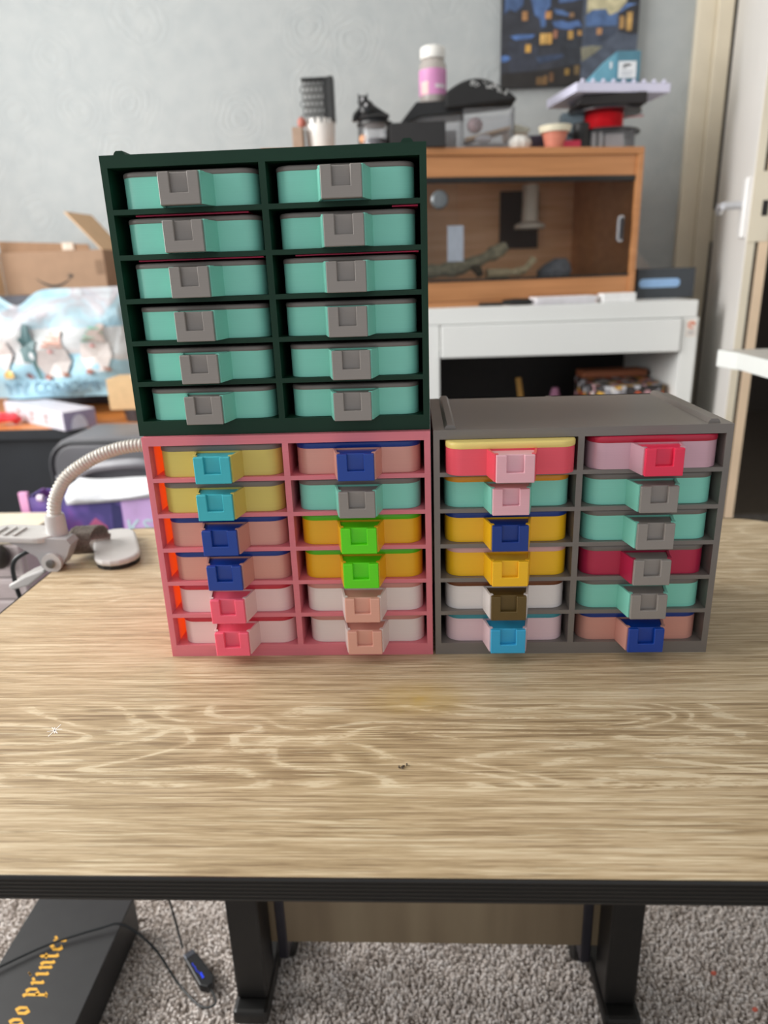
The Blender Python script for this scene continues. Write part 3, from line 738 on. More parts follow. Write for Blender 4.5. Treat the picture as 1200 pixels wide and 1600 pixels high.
# clear box with black lid and the pill bottle
clear = glass_mat('clear_plastic'); 
def hollow(w, d, h, t=0.002): 
    return MB().box(-w, w, -d, d, 0, t).box(-w, w, -d, -d+t, t, h).box(-w, w, d-t, d, t, h).box(-w, -w+t, -d, d, t, h).box(w-t, w, -d, d, t, h)
o = thing('clear_box', 'clear plastic box with a slanted black lid, under the pill bottle', 'box', V(0.060, 0.17))
hollow(0.060, 0.05, 0.088).build('box_wall', clear, o)
MB().box(-0.045, 0.0, -0.03, 0.03, 0.0025, 0.070).build('beige_content', mat('beige_card', 'bcae9e', 0.7), o)
MB().box(0.008, 0.050, -0.03, 0.03, 0.0025, 0.060).build('grey_content', mat('grey_card', '8c8a88', 0.7), o)
ld = MB().prism([(-0.082, 0.072), (-0.088, 0.078), (-0.050, 0.120), (0.062, 0.120), (0.066, 0.094), (-0.04, 0.088)], -0.06, 0.055, 'y').build('black_lid', mat('black_lid', '1a1a1b', 0.4), o, bevel=0.002)
bb = Vector(V(0.052, 0.15)); bb.z = VT + 0.1202
o = thing('pill_bottle', 'clear pill bottle with white cap and pink label', 'bottle', bb)
MB().lathe([(0.0, 0), (0.031, 0), (0.033, 0.004), (0.033, 0.082), (0.028, 0.092), (0.025, 0.096), (0.0, 0.096)], n=28).build('bottle_wall', mat('clear_bottle_amberless', 'cfc6c0', 0.15, var=0.05, Transmission_Weight=0.35), o, smooth=True)
lb = MB().lathe([(0.0333, 0.016), (0.0336, 0.016), (0.0336, 0.072), (0.0333, 0.072)], n=28, cap=False).build('label', mat('pink_label', 'd58fc0', 0.45, var=0.12, scale=25), o, smooth=True)
def on_cyl(a0, a1, z0, z1, r, n=5):
    p = []
    for i in range(n+1):
        a = a0 + (a1-a0)*i/n; p.append((r*math.sin(a), -r*math.cos(a)))
    m = MB()
    m.add([(x, y, z0) for x, y in p] + [(x, y, z1) for x, y in p], [(i, i+1, n+2+i, n+1+i) for i in range(n)])
    return m
on_cyl(0.15, 1.0, 0.030, 0.038, 0.0340).build('label_band', mat('pale_print', 'e6dbe2', 0.5), lb)
on_cyl(-1.0, -0.35, 0.018, 0.045, 0.0340).build('label_panel', mat('peach_print', 'efc6c0', 0.5), lb)
cp = MB().lathe([(0.0, 0.0965), (0.029, 0.0965), (0.030, 0.099), (0.030, 0.119), (0.027, 0.122), (0.0, 0.122)], n=28).build('cap', mat('white_cap', 'efede8', 0.4), o, smooth=True)
# clear tub, black brush
o = thing('clear_tub', 'clear plastic tub of small parts under the black brush', 'tub', V(0.185, 0.12))
hollow(0.062, 0.05, 0.098).build('tub_wall', clear, o)
MB().box(-0.055, 0.055, -0.04, 0.04, 0.0025, 0.022).build('grey_content', mat('grey_card', '8c8a88', 0.7), o)
pb = MB().prism([(-0.055, 0.030), (0.055, 0.054), (0.055, 0.060), (-0.055, 0.038)], -0.03, 0.03, 'y'); pb.build('brown_content', mat('tan_wood_bits', 'b08d62', 0.7), o)
MB().sphere((-0.030, -0.01, 0.068), 0.020, 0.02, 0.018).build('pink_content', mat('pinkish_bits', 'a98f90', 0.7, var=0.3, scale=150), o, smooth=True)
MB().sphere((-0.010, -0.03, 0.034), 0.022, 0.012, 0.010).build('pale_content', mat('pale_bits', 'dcdcdf', 0.5), o, smooth=True)
bb = Vector(V(0.165, 0.12)); bb.z = VT + 0.0985
o = thing('cap', 'black domed cap with white speckled side on the clear tub', 'cap', bb)
pr2 = [(-0.085, 0.0), (0.078, 0.004), (0.088, 0.012), (0.070, 0.018)]
arc = [(-0.085 + 0.155*t, 0.012 + 0.050*math.sin(math.pi*(0.15+0.75*t))) for t in [i/10 for i in range(11)]]
MB().prism([(-0.085, 0.0), (0.076, 0.010), (0.088, 0.014), (0.074, 0.026)] + arc[::-1][1:], -0.055, 0.045, 'y').build('dome', mat('black_felt', '1b1b1c', 0.8), o, bevel=0.006, smooth=True)
spk = MB(); r5 = random.Random(9)
for i in range(34):
    t = r5.uniform(0.35, 0.95); rr_ = r5.uniform(0.70, 0.98)
    x = -0.085 + 0.155*t; z = (0.012 + 0.050*math.sin(math.pi*(0.15+0.75*t)))*rr_; s = r5.uniform(.0012, .0030)
    spk.box(x-s, x+s, -0.0562, -0.0550, z-s, z+s)
so = spk.build('speckles', mat('white_speckle', 'b9bab9', 0.6), o); so['kind'] = 'stuff'
# small clutter right of the tub
cl = [(0.262, 0.06, 0.030, 0.026, 0.020, 'd9d7d2', 'white crumpled foil lump on the vivarium right of the clear tub'),
      (0.255, 0.13, 0.034, 0.030, 0.022, 'b6a79a', 'beige crumpled lump behind the white foil on the vivarium')]
for x, yo, rx, ry, rz, c_, lab in cl:
    o = MB().sphere((0, 0, rz*0.9), rx, ry, rz, 10, 6).build('crumpled_lump', mat('lump_'+c_, c_, 0.5, var=0.3, scale=60, bump=0.8)); o.location = V(x, yo)
    tag(o, lab, 'clutter')
o = MB().box(-0.03, 0.03, -0.02, 0.02, 0, 0.062).build('small_carton', mat('tan_card_small', 'b59d86', 0.7), bevel=0.001); o.location = V(0.268, 0.20); tag(o, 'tan carton at the back behind the crumpled lumps', 'box')
o = MB().prism([(-0.035, 0), (0.03, 0), (0.04, 0.010), (0.0, 0.022), (-0.03, 0.012)], -0.015, 0.015, 'y').build('sachet', mat('pale_sachet', 'ccc9b9', 0.6), bevel=0.002); o.location = Vector(V(0.268, 0.20)) + Vector((0, 0, 0.0622)); tag(o, 'pale folded sachet lying on the tan carton', 'sachet')
o = MB().box(-0.022, 0.022, -0.02, 0.02, 0, 0.040).build('small_carton', mat('dark_violet_card', '3c3344', 0.6), bevel=0.002); o.location = V(0.306, 0.10); tag(o, 'small dark violet box beside the crumpled lumps', 'box')
o = thing('stand_in_pot', 'small plain terracotta pot with cream rim standing in for a toy on the vivarium', 'pot', V(0.345, 0.03))  # generic pot stands in for a green toy
MB().lathe([(0.0, 0), (0.022, 0), (0.030, 0.036), (0.0, 0.036)], n=18).build('pot_wall', mat('terracotta_pot', 'cf806a', 0.6), o, smooth=True)
MB().lathe([(0.0, 0.0365), (0.036, 0.0365), (0.040, 0.050), (0.0, 0.052)], n=18).build('rim', mat('cream_rim', 'e2dcc4', 0.6), o, smooth=True)
o = MB().box(-0.020, 0.022, -0.01, 0.012, 0, 0.016).build('small_carton', mat('crimson_card', 'a8243c', 0.6), bevel=0.001); o.location = V(0.383, -0.005 + 0.02); tag(o, 'tiny crimson box at the foot of the black cylinder', 'box')
o = MB().lathe([(0.0, 0), (0.020, 0), (0.020, 0.060), (0.018, 0.062), (0.0, 0.062)], n=20).build('canister', mat('black_canister', '141314', 0.5), smooth=True); o.location = V(0.417, 0.06)
tag(o, 'short black cylindrical canister left of the red filament spool', 'canister')
o = MB().box(-0.03, 0.025, -0.02, 0.02, 0, 0.100).build('small_carton', mat('slate_blue_card', '74858f', 0.6), bevel=0.001); o.location = V(0.412, 0.15); tag(o, 'slate blue carton standing behind the black canister', 'box')
# stack: clear box > spool > black box > white tray > blue carton
o = thing('clear_box', 'clear box of white parts under the red filament spool', 'box', V(0.497, 0.10))
hollow(0.055, 0.05, 0.0465).build('box_wall', clear, o)
MB().box(-0.015, 0.030, -0.040, 0.03, 0.0025, 0.040).build('white_content', mat('white_bits', 'd5cfcd', 0.6), o, bevel=0.002)
MB().box(-0.048, -0.040, -0.045, 0.03, 0.0025, 0.044).build('white_divider', pw, o)
MB().box(-0.030, -0.023, -0.045, 0.03, 0.0025, 0.044).build('white_divider', pw, o)
sb = Vector(V(0.490, 0.125)); sb.z = VT + 0.0470
o = thing('filament_spool', 'black spool wound with red filament lying on the clear box', 'spool', sb)
spm = mat('black_spool_plastic', '1e1c22', 0.3)
MB().lathe([(0.0, 0), (0.092, 0), (0.092, 0.004), (0.0, 0.004)], n=40).build('flange', spm, o, smooth=True)
MB().lathe([(0.0, 0.0465), (0.092, 0.0465), (0.092, 0.0512), (0.0, 0.0512)], n=40).build('flange', spm, o, smooth=True)
pf = [(0.0, 0.0042)]
for k in range(14): pf += [(0.0478, 0.0045+k*0.003), (0.0490, 0.006+k*0.003)]
pf += [(0.0478, 0.0463), (0.0, 0.0463)]
MB().lathe(pf, n=36).build('winding', mat('red_filament', 'd8222c', 0.35, var=0.06), o, smooth=True, label='red filament winding')
MB().tube(spline([(0.047, -0.01, 0.038), (0.085, -0.03, 0.034), (0.098, 0.0, 0.042), (0.080, 0.03, 0.0525)]), 0.0009, 6).build('loose_strand', MATS['red_filament'], o, smooth=True)
kb = sb.copy(); kb.z += 0.0517
o = MB().prism([(-0.090, 0.006), (-0.083, 0), (0.082, 0), (0.082, 0.0265), (-0.073, 0.0265)], -0.09, 0.06, 'y').build('black_case', mat('soft_black_case', '1f1b1c', 0.6), bevel=0.005, seg=3, smooth=True); o.location = kb
tag(o, 'black padded case between the red spool and the white tray', 'case')
tb = kb.copy(); tb.z += 0.0268; tb.y += 0.01
o = thing('tray', 'white lavender tinted tray on the black case, carrying blue carton', 'tray', tb, VA)
lav = mat('lavender_white_plastic', 'd9d8ee', 0.4, var=0.02)
MB().box(-0.120, 0.124, -0.10, 0.08, 0, 0.003).build('tray_base', lav, o)
for a in ((-0.120, 0.124, -0.10, -0.097), (-0.120, 0.124, 0.077, 0.08)): MB().box(*a, 0.0031, 0.020).build('tray_wall', lav, o)
for a in ((-0.120, -0.117), (0.121, 0.124)): MB().box(*a, -0.0968, 0.0768, 0.0031, 0.020).build('tray_wall', lav, o)
for k in range(9):
    x = -0.105 + k*0.0265
    MB().lathe([(0.0, 0.0), (0.005, 0.0), (0.005, 0.004), (0.003, 0.007), (0, 0.0075)], x, -0.0985, 10).xf(Matrix.Translation((0, 0, 0.0202))).build('stud', lav, o, smooth=True)
cb = tb.copy(); cb.z += 0.0034; cb.y -= 0.04; cb.x += 0.002
o = thing('blue_carton', 'tall petrol blue carton with white label in front of the painting', 'carton', cb, 0.10)
tealc = mat('petrol_blue_card', '4f7f92', 0.5, var=0.05); teall = mat('light_blue_card', '6aa3b8', 0.5, var=0.05)
MB().box(0.002, 0.060, -0.04, 0.04, 0, 0.088).build('carton_body', tealc, o, bevel=0.001)
MB().prism([(-0.050, 0.0), (0.0017, 0.0), (0.0017, 0.088), (-0.010, 0.080), (-0.050, 0.042)], -0.036, 0.03, 'y').build('side_flap', teall, o)
lb = MB().box(0.006, 0.050, -0.0412, -0.0404, 0.030, 0.066).build('label', mat('white_label', 'e3e6ea', 0.5), o)
MB().box(0.018, 0.036, -0.0420, -0.0414, 0.056, 0.060).box(0.016, 0.026, -0.0420, -0.0414, 0.052, 0.054).build('label_mark', mat('black_print', '2c2f36', 0.6), lb)
MB().box(0.012, 0.044, -0.0420, -0.0414, 0.043, 0.045).box(0.012, 0.040, -0.0420, -0.0414, 0.037, 0.039).build('label_lines', mat('pale_grey_print', 'b4bac2', 0.6), lb)
MB().prism(rrect(0.018, 0.038, 0.002, 0.012, 0.004, 4), -0.0412, -0.0404, 'y').build('hand_hole', mat('dark_hole', '14171a', 0.7), o)
MB().box(-0.014, -0.009, -0.0372, -0.0362, 0.052, 0.066).build('flap_mark', mat('white_label', 'e3e6ea', 0.5), o)

# ---- things on the desk top
o = thing('slate_box', 'dark slate storage box with pale handle slot, right end of desk', 'box', (0.655, 1.96, DT))
sl = mat('dark_slate_card', '3b4046', 0.6, var=0.05)
MB().box(-0.074, 0.074, 0, 0.20, 0, 0.075).build('box_wall', sl, o, bevel=0.001)
MB().prism(rrect(-0.069, 0.036, 0.028, 0.050, 0.010, 6), -0.0015, 0.0, 'y').build('handle_slot', mat('pale_blue_insert', '8fb4de', 0.4), o)
o = MB().prism([(0.0, 0.0), (0.085, 0.0), (0.030, 0.058), (-0.02, 0.062)], 0, 0.012, 'y').build('grey_folder', mat('warm_grey_card', 'a9a49f', 0.6), bevel=0.001); o.location = (0.575, 2.10, DT+0.0752)
tag(o, 'warm grey tilted folder standing behind on the slate box', 'folder')
o = thing('paper_stack', 'short stack of white paper on the desk below the vivarium', 'paper', (0.365, 1.842, DT), 0.09)
pp = mat('white_paper', 'eceaee', 0.6); rr5 = random.Random(2)
for k in range(5):
    q = MB().box(-0.075, 0.075, -0.035, 0.035, k*0.0036, k*0.0036+0.0033); q.xf(Matrix.Translation((rr5.uniform(-.004, .004), rr5.uniform(-.003, .003), 0))); q.build('sheet_bundle', pp, o)
o = MB().box(-0.042, 0.042, -0.020, 0.020, 0, 0.022).build('white_box', mat('white_glossy_box', 'f2f2f2', 0.3), bevel=0.003); o.location = (0.497, 1.835, DT); o.rotation_euler = (0, 0, 0.1)
tag(o, 'small glossy white box lying beside the paper stack', 'box')
o = thing('pen', 'black pen with thick grip lying at the desk front edge', 'pen', (0.225, 1.822, DT), -0.05)
MB().tube([(-0.068, 0, 0.005), (-0.01, 0, 0.005)], 0.0045, 10).build('barrel', mat('black_pen', '1a1918', 0.4), o, smooth=True)
MB().tube([(-0.01, 0, 0.008), (0.02, 0, 0.0085), (0.055, 0, 0.008), (0.068, 0, 0.006)], [0.006, 0.008, 0.0075, 0.003], 10).build('grip', mat('black_pen', '1a1918', 0.4), o, smooth=True)
# ---- under the desk
def collage():
    m, nt, b = new_mat('printed_collage_cloth')
    tc = nt.add('ShaderNodeTexCoord').outputs['Object']
    v = nt.add('ShaderNodeTexVoronoi', inp={'Vector': tc, 'Scale': 55.0})
    s = nt.add('ShaderNodeSeparateColor', inp={0: v.outputs['Color']})
    cr_ = nt.ramp(s.outputs[0], [(0.0, lin('2d2a2c')), (0.2, lin('8b8a90')), (0.36, lin('c9c9cf')), (0.5, lin('d9633f')), (0.62, lin('3a3638')), (0.74, lin('d7a53a')), (0.84, lin('c79aa0')), (0.94, lin('e3e0dc'))])
    cr_.node.color_ramp.interpolation = 'CONSTANT'
    edge = nt.math('GREATER_THAN', v.outputs['Distance'], 0.62)
    nt.link(nt.mix(edge, cr_, lin('2a2624')), b.inputs['Base Color']); b.inputs['Roughness'].default_value = 0.7
    return m
o = thing('hamper', 'tall hamper printed with a colourful collage under the white desk', 'hamper', (0.545, 1.925, 0), 0.10)
MB().loft([[(x, y, z) for x, y in rrect(-w, w, -0.10, 0.13, 0.03, 4)] for w, z in ((0.075, 0.0), (0.085, 0.30), (0.088, 0.555))]).build('hamper_body', collage(), o, smooth=True)
lm_ = mat('rust_brown_board', '9a5b3c', 0.6)
MB().box(-0.08, 0.10, 0.06, 0.125, 0.556, 0.575).build('wooden_rim', lm_, o, bevel=0.003)
MB().box(-0.085, 0.0, -0.108, -0.1012, 0.515, 0.527).build('strap', mat('orange_webbing', 'e0a055', 0.7), o, bevel=0.001)
o = MB().sphere((0, 0, 0.27), 0.030, 0.03, 0.27, 14, 10).build('pink_bolster', mat('dusty_pink_cloth', 'b9809f', 0.8), smooth=True); o.location = (0.392, 2.02, 0)
tag(o, 'dusty pink upright bolster in the dark under the desk', 'cushion')
o = MB().tube([(0, 0, 0.0), (0.01, 0, 0.3), (-0.028, 0.02, 0.56)], 0.008, 8).build('wooden_stick', mat('yellow_wood', 'b98d44', 0.6), smooth=True); o.location = (0.312, 1.98, 0)
tag(o, 'thin yellow wooden stick leaning in the dark under the desk', 'stick')

# ------------------------------------------------------------------ painting on the back wall
pt = thing('painting', 'unframed canvas of dark blue snowy houses with lit windows', 'painting', (0.447, 2.345, 1.56))
MB().box(-0.190, 0.190, -0.022, 0, -0.213, 0.23).build('canvas', mat('night_paint', '30323a', 0.6, var=0.4, scale=22), pt)
PU, PW = 0.38/1145, 0.213/735      # brush units: 1145 wide, 735 from the lower edge up
def flat(pol, c_, name, k):
    q = [(-0.19 + (x-15)*PU, -y*PW) for x, y in pol]
    ar = sum(q[i][0]*q[(i+1) % len(q)][1]-q[(i+1) % len(q)][0]*q[i][1] for i in range(len(q)))
    if ar < 0: q = q[::-1]
    MB().prism(q, -0.0226-k*0.0003, -0.0222-k*0.0003, 'y').build(name, mat('paint_'+c_, c_, 0.6, var=0.3, scale=38), pt)
flat([(700, -700), (1160, -700), (1160, 700), (690, 700)], '4b5362', 'painted_street', 0)
flat([(730, -500), (1050, -500), (1050, 60), (990, 130), (920, 165), (880, 110), (770, 110), (725, 145)], 'b8b08f', 'painted_sky', 1)
flat([(720, 150), (780, 110), (885, 110), (905, 165), (985, 140), (980, 250), (720, 245)], '4d6791', 'painted_roof', 2)
flat([(720, 250), (990, 250), (960, 330), (860, 390), (720, 400)], '3c4454', 'painted_house', 2)
flat([(690, 420), (780, 410), (870, 420), (800, 480), (700, 540)], '7f7d6c', 'painted_snow', 2)
flat([(990, 130), (1060, 80), (1160, 70), (1160, 320), (1110, 330), (1000, 300)], '2e2e33', 'painted_house', 3)
flat([(985, 140), (1055, 75), (1140, 78), (1080, 95), (1010, 140)], '5878ad', 'painted_roof', 4)
flat([(1050, -300), (1160, -300), (1160, 70), (1060, 78)], '23272f', 'painted_house', 2)
flat([(240, -60), (420, -60), (420, 60), (380, 110), (385, 230), (345, 235), (330, 160), (290, 130)], '49638f', 'painted_roof', 3)
flat([(40, -60), (200, -60), (190, 40), (130, 95), (80, 70), (35, 110)], '43597f', 'painted_roof', 3)
flat([(480, -80), (720, -80), (715, 5), (600, 35), (490, 40)], '4a638e', 'painted_roof', 3)
flat([(445, 85), (520, 100), (590, 140), (560, 150), (470, 130)], '4b6590', 'painted_snow', 3)
flat([(440, 190), (520, 185), (570, 205), (660, 190), (690, 245), (640, 240), (600, 265), (520, 255), (460, 235)], '4e6a9b', 'painted_snow', 3)
flat([(85, 295), (160, 285), (300, 290), (270, 320), (130, 330)], '4f6ea3', 'painted_snow', 3)
flat([(15, 460), (60, 455), (95, 480), (60, 510), (15, 510)], '4f70a8', 'painted_snow', 3)
flat([(310, 480), (440, 470), (540, 465), (550, 495), (470, 515), (340, 540)], '35425a', 'painted_snow', 2)
flat([(500, 300), (700, 270), (690, 560), (520, 560)], '2c3038', 'painted_house', 1)
flat([(70, 340), (220, 330), (330, 400), (330, 600), (90, 600)], '343844', 'painted_house', 1)
flat([(15, 610), (330, 600), (700, 560), (690, 735), (15, 735)], '242120', 'painted_ground', 1)
for x0, x1, y0, y1, c_ in ((185, 232, 95, 170, 'a67a50'), (378, 430, 105, 165, 'b3824f'), (340, 365, 285, 378, 'c79f5c'), (369, 392, 285, 378, 'c79f5c'), (396, 440, 285, 378, 'bd9350'), (218, 265, 372, 440, 'b98f46'),
        (575, 618, 275, 345, 'b89250'), (655, 690, 275, 318, 'a37d4b'), (580, 620, 125, 165, '7f6348'), (815, 858, 265, 320, 'aa7f58'), (1002, 1040, 175, 280, 'a98553'), (1060, 1105, 145, 300, 'b79256'),
        (450, 485, 262, 330, '8a5f4c'), (320, 350, 655, 725, '6f5535'), (356, 380, 655, 725, '6f5535'), (386, 410, 645, 725, '7a5c39'), (430, 466, 620, 700, '6d4f36'), (560, 600, 595, 650, '8a6d36'), (640, 682, 570, 650, '6d5a3c')):
    flat([(x0, y0), (x1, y0), (x1, y1), (x0, y1)], c_, 'painted_window', 5)

# ------------------------------------------------------------------ left side: black sideboard and what lies on it
sbm = mat('black_sideboard_paint', '23262b', 0.45, var=0.12, scale=10)
sbd = thing('sideboard', 'black sideboard with bright orange wooden top at the left wall', 'sideboard', (-1.15, 1.735, 0))
MB().box(-0.48, 0.52, 0.012, 0.58, 0, 0.474).build('body', sbm, sbd, bevel=0.003)
MB().box(-0.49, 0.53, 0.002, 0.59, 0.4745, 0.500).build('top', beech('orange_pine_top', 'd98c4a', 'bb6f33', (3, 40, 40)), sbd)
MB().box(-0.49, 0.53, -0.004, 0.0018, 0.4745, 0.500).build('front_lipping', sbm, sbd)
ST = 0.500
o = MB().box(-0.16, 0.19, -0.02, 0.18, 0, 0.325).build('dark_crate', mat('dark_blue_grey_crate', '4c4e58', 0.6), bevel=0.008); o.location = (-1.10, 2.12, ST)
tag(o, 'dark blue-grey crate under the open cardboard box', 'crate')
kr = mat('shaded_brown_cardboard', '987a61', 0.75, var=0.06, scale=30); kr2 = mat('lit_cardboard', 'd3b08a', 0.75, var=0.05, scale=30)  # same cardboard: walls coloured as in shade, side flaps as lit
o = thing('cardboard_box', 'open brown cardboard box with a dark curved arrow printed on it', 'box', (-1.055, 2.12, ST+0.3262), 0.02)
MB().box(-0.15, 0.155, 0, 0.006, 0, 0.118).build('front_wall', kr, o, bevel=0.001)
MB().box(-0.15, 0.155, 0.19, 0.196, 0, 0.118).build('back_wall', kr, o)
MB().box(-0.15, -0.144, 0.0065, 0.1895, 0, 0.118).build('side_wall', kr, o)
MB().box(0.149, 0.155, 0.0065, 0.1895, 0, 0.118).build('side_wall', kr, o)
MB().box(-0.143, 0.148, 0.0065, 0.1895, 0, 0.004).build('bottom', kr, o)
fl = MB().prism([(-0.15, 0.1185), (0.115, 0.1185), (0.110, 0.134), (-0.152, 0.150)], 0.010, 0.014, 'y'); fl.build('flap', mat('brown_cardboard_flap', '8f6e52', 0.75), o)
fl = MB().add([(-0.151, 0.0, 0.0), (-0.151, 0.0, 0.122), (-0.186, -0.06, 0.235), (-0.196, -0.09, 0.002), (-0.155, 0.0, 0.0), (-0.155, 0.0, 0.122), (-0.190, -0.06, 0.235), (-0.200, -0.09, 0.002)], [(0,1,2,3), (7,6,5,4), (0,3,7,4), (1,5,6,2), (2,6,7,3), (0,4,5,1)])
fl.build('side_flap', kr2, o)
fl = MB().add([(0.150, 0.0, 0.118), (0.150, 0.18, 0.118), (0.066, 0.17, 0.225), (0.060, 0.0, 0.220), (0.154, 0.0, 0.118), (0.154, 0.18, 0.118), (0.070, 0.17, 0.225), (0.064, 0.0, 0.222)], [(0,1,2,3), (7,6,5,4), (0,3,7,4), (1,5,6,2), (2,6,7,3), (0,4,5,1)])
fl.xf(Matrix.Translation((0.0, 0, 0))).build('side_flap', kr2, o)
ik = mat('dark_ink', '35302c', 0.7)
sm_pts = [(-0.055 + 0.105*t, 0.050 - 0.028*math.sin(math.pi*(0.06+0.86*t)) ) for t in [i/12 for i in range(13)]]
po_ = []
for i, (x, z) in enumerate(sm_pts): po_.append((x, z - 0.0035*math.sin(math.pi*i/12) - 0.0008))
for i, (x, z) in reversed(list(enumerate(sm_pts))): po_.append((x, z + 0.0025*math.sin(math.pi*i/12) + 0.0008))
MB().prism(po_, -0.0007, -0.0002, 'y').build('printed_smile', ik, o)
MB().prism([(0.036, 0.049), (0.052, 0.043), (0.057, 0.046), (0.058, 0.050), (0.053, 0.054), (0.040, 0.056), (0.050, 0.051), (0.050, 0.049)], -0.0007, -0.0002, 'y').build('printed_arrowhead', ik, o)
tp = MB().box(0.035, 0.070, 0.006, 0.0095, 0.119, 0.140).build('tape_label', mat('pale_tape', 'c3ad98', 0.5), o)
MB().box(0.040, 0.052, 0.0052, 0.0058, 0.123, 0.136).box(0.056, 0.064, 0.0052, 0.0058, 0.123, 0.136).build('tape_marks', mat('white_tape_print', 'd9cabb', 0.5), tp)
MB().box(0.128, 0.150, -0.0007, -0.0002, 0.050, 0.090).build('printed_mark', mat('faded_ink', '7d6149', 0.7), o)
# poly mailer bag with printed winter gnomes
def bag_mat():
    m, nt, b = new_mat('pale_blue_poly_bag')
    tc = nt.add('ShaderNodeTexCoord').outputs['Object']
    nz = nt.add('ShaderNodeTexNoise', inp={'Vector': tc, 'Scale': 9.0, 'Detail': 3.0, 'Distortion': 0.8}).outputs[0]
    sep = nt.add('ShaderNodeSeparateXYZ', inp={0: tc}); z = sep.outputs[2]
    hill = nt.math('ADD', nt.math('MULTIPLY', nt.math('SINE', nt.math('MULTIPLY', sep.outputs[0], 22.0)), 0.012), 0.11)
    low = nt.math('LESS_THAN', z, hill)
    sky = nt.ramp(nz, [(0.35, lin('92b8c9')), (0.48, lin('a8c6d2')), (0.60, lin('aeaab0')), (0.72, lin('bfc9cd'))])
    col = nt.mix(low, sky, lin('a0c9da')); mid_ = nt.math('MULTIPLY', nt.math('GREATER_THAN', z, hill), nt.math('LESS_THAN', z, 0.19))
    col = nt.mix(nt.math('MULTIPLY', mid_, 0.75), col, lin('cfccca'))
    nt.link(col, b.inputs['Base Color']); b.inputs['Roughness'].default_value = 0.5
    bp = nt.add('ShaderNodeBump', inp={'Height': nz, 'Strength': 0.5, 'Distance': 0.03}); nt.link(bp.outputs[0], b.inputs['Normal'])
    return m
bag = thing('mailer_bag', 'plump pale blue plastic mailer bag printed with winter gnomes', 'bag', (-1.00, 1.96, ST+0.049), 0.03)
NX, NZ = 26, 18
def bag_pt(i, k, side):
    u = i/NX*2-1; w = k/NZ
    top = 0.288 - 0.042*math.exp(-((u+0.45)/0.22)**2) - 0.012*(u < -0.75)
    x = u*(0.215 - 0.02*abs(w-0.5)); z = 0.004 + w*top
    e = max(0.0, 1-abs(u)**4) * max(0.0, 1-abs(2*w-0.85)**4 if w > 0.42 else 1-abs(2*w-0.85)**6)
    t = 0.055*math.sqrt(max(e, 0)) * (1 + 0.16*math.sin(9*u+7*w) + 0.12*math.sin(17*w-5*u))
    return (x, side*t - 0.001*side, z)
bm_ = MB(); vv = []; ff = []
for side in (-1, 1):
    o0 = len(vv)
    for k in range(NZ+1):
        for i in range(NX+1): vv.append(bag_pt(i, k, side))
    for k in range(NZ):
        for i in range(NX):
            a = o0 + k*(NX+1)+i; ff.append((a, a+1, a+NX+2, a+NX+1))
bm_.add(vv, ff); bgo = bm_.build('bag_body', bag_mat(), bag, smooth=True)
def bag_y(x, z):
    best = min(((vx-x)**2 + (vz-z)**2, vy) for vx, vy, vz in vv[:(NX+1)*(NZ+1)]); return best[1]
def decal(pol, c_, name, dz=0.0):
    cx = sum(p[0] for p in pol)/len(pol); cz = sum(p[1] for p in pol)/len(pol)
    n = len(pol); vs_ = [(p[0], bag_y(*p)-0.0060-dz, p[1]) for p in pol] + [(cx, bag_y(cx, cz)-0.0064-dz, cz)]
    MB().add(vs_, [(i, (i+1) % n, n) for i in range(n)]).build(name, mat('print_'+c_, c_, 0.4, var=0.08), bag)
def shift(pol, dx, dz): return [(x+dx, z+dz) for x, z in pol]
tree = [(0.018, 0.0), (0.026, 0.03), (0.018, 0.032), (0.022, 0.06), (0.014, 0.062), (0.006, 0.105), (-0.006, 0.105), (-0.014, 0.07), (-0.022, 0.068), (-0.016, 0.045), (-0.026, 0.04), (-0.016, 0.005)]
decal(shift(tree, -0.052, 0.100), '48686b', 'printed_tree'); decal(shift([(0, 0), (0.010, 0), (0.006, 0.05), (-0.004, 0.05)], -0.038, 0.055), '5d8583', 'printed_tree')
beard = [(0.03, 0.0), (0.045, 0.04), (0.035, 0.075), (-0.03, 0.075), (-0.04, 0.035), (-0.02, 0.0)]
hat = [(0.03, 0.0), (0.026, 0.022), (0.034, 0.046), (0.020, 0.050), (-0.006, 0.030), (-0.026, 0.004)]
for dx, c_, d2 in ((0.0, 'd9a08c', 0), (0.115, '8cc4ad', 0.012)):
    decal(shift(beard, 0.008+dx, 0.062+d2), 'd2cbc8', 'printed_beard'); decal(shift(hat, 0.010+dx, 0.138+d2), 'd4c6c0', 'printed_hat', 0.0004)
    for k in range(4):
        z = 0.142 + k*0.011 + d2
        decal([(-0.016+0.007*k+dx, z), (0.036+dx, z-0.004), (0.037+dx, z+0.001), (-0.015+0.007*k+dx, z+0.006)], c_, 'printed_stripe', 0.001)
    decal(shift([(0.008, 0), (0.0, 0.006), (-0.008, 0.002), (0, -0.005)], 0.008+dx, 0.130+d2), 'd79a98', 'printed_nose', 0.0012)
    decal(shift([(0.012, 0), (0.008, 0.010), (-0.004, 0.012), (-0.012, 0.003), (0, -0.004)], -0.010+dx, 0.058+d2), '9a6a60', 'printed_boot', 0.0012)
    decal(shift([(0.010, 0), (0.004, 0.010), (-0.010, 0.012), (-0.004, 0)], 0.040+dx, 0.062+d2), 'a87460', 'printed_boot', 0.0012)
decal(shift(beard, -0.150, 0.085), 'd2cbc8', 'printed_beard'); decal(shift([(0.012, 0), (0.012, 0.014), (0, 0.024), (-0.012, 0.014), (-0.010, 0)], -0.118, 0.062), 'e6c176', 'printed_lantern')
decal(shift([(0.012, 0), (0.0, 0.014), (-0.012, 0.006), (-0.002, -0.006)], -0.066, 0.062), '8f6f70', 'printed_boot')
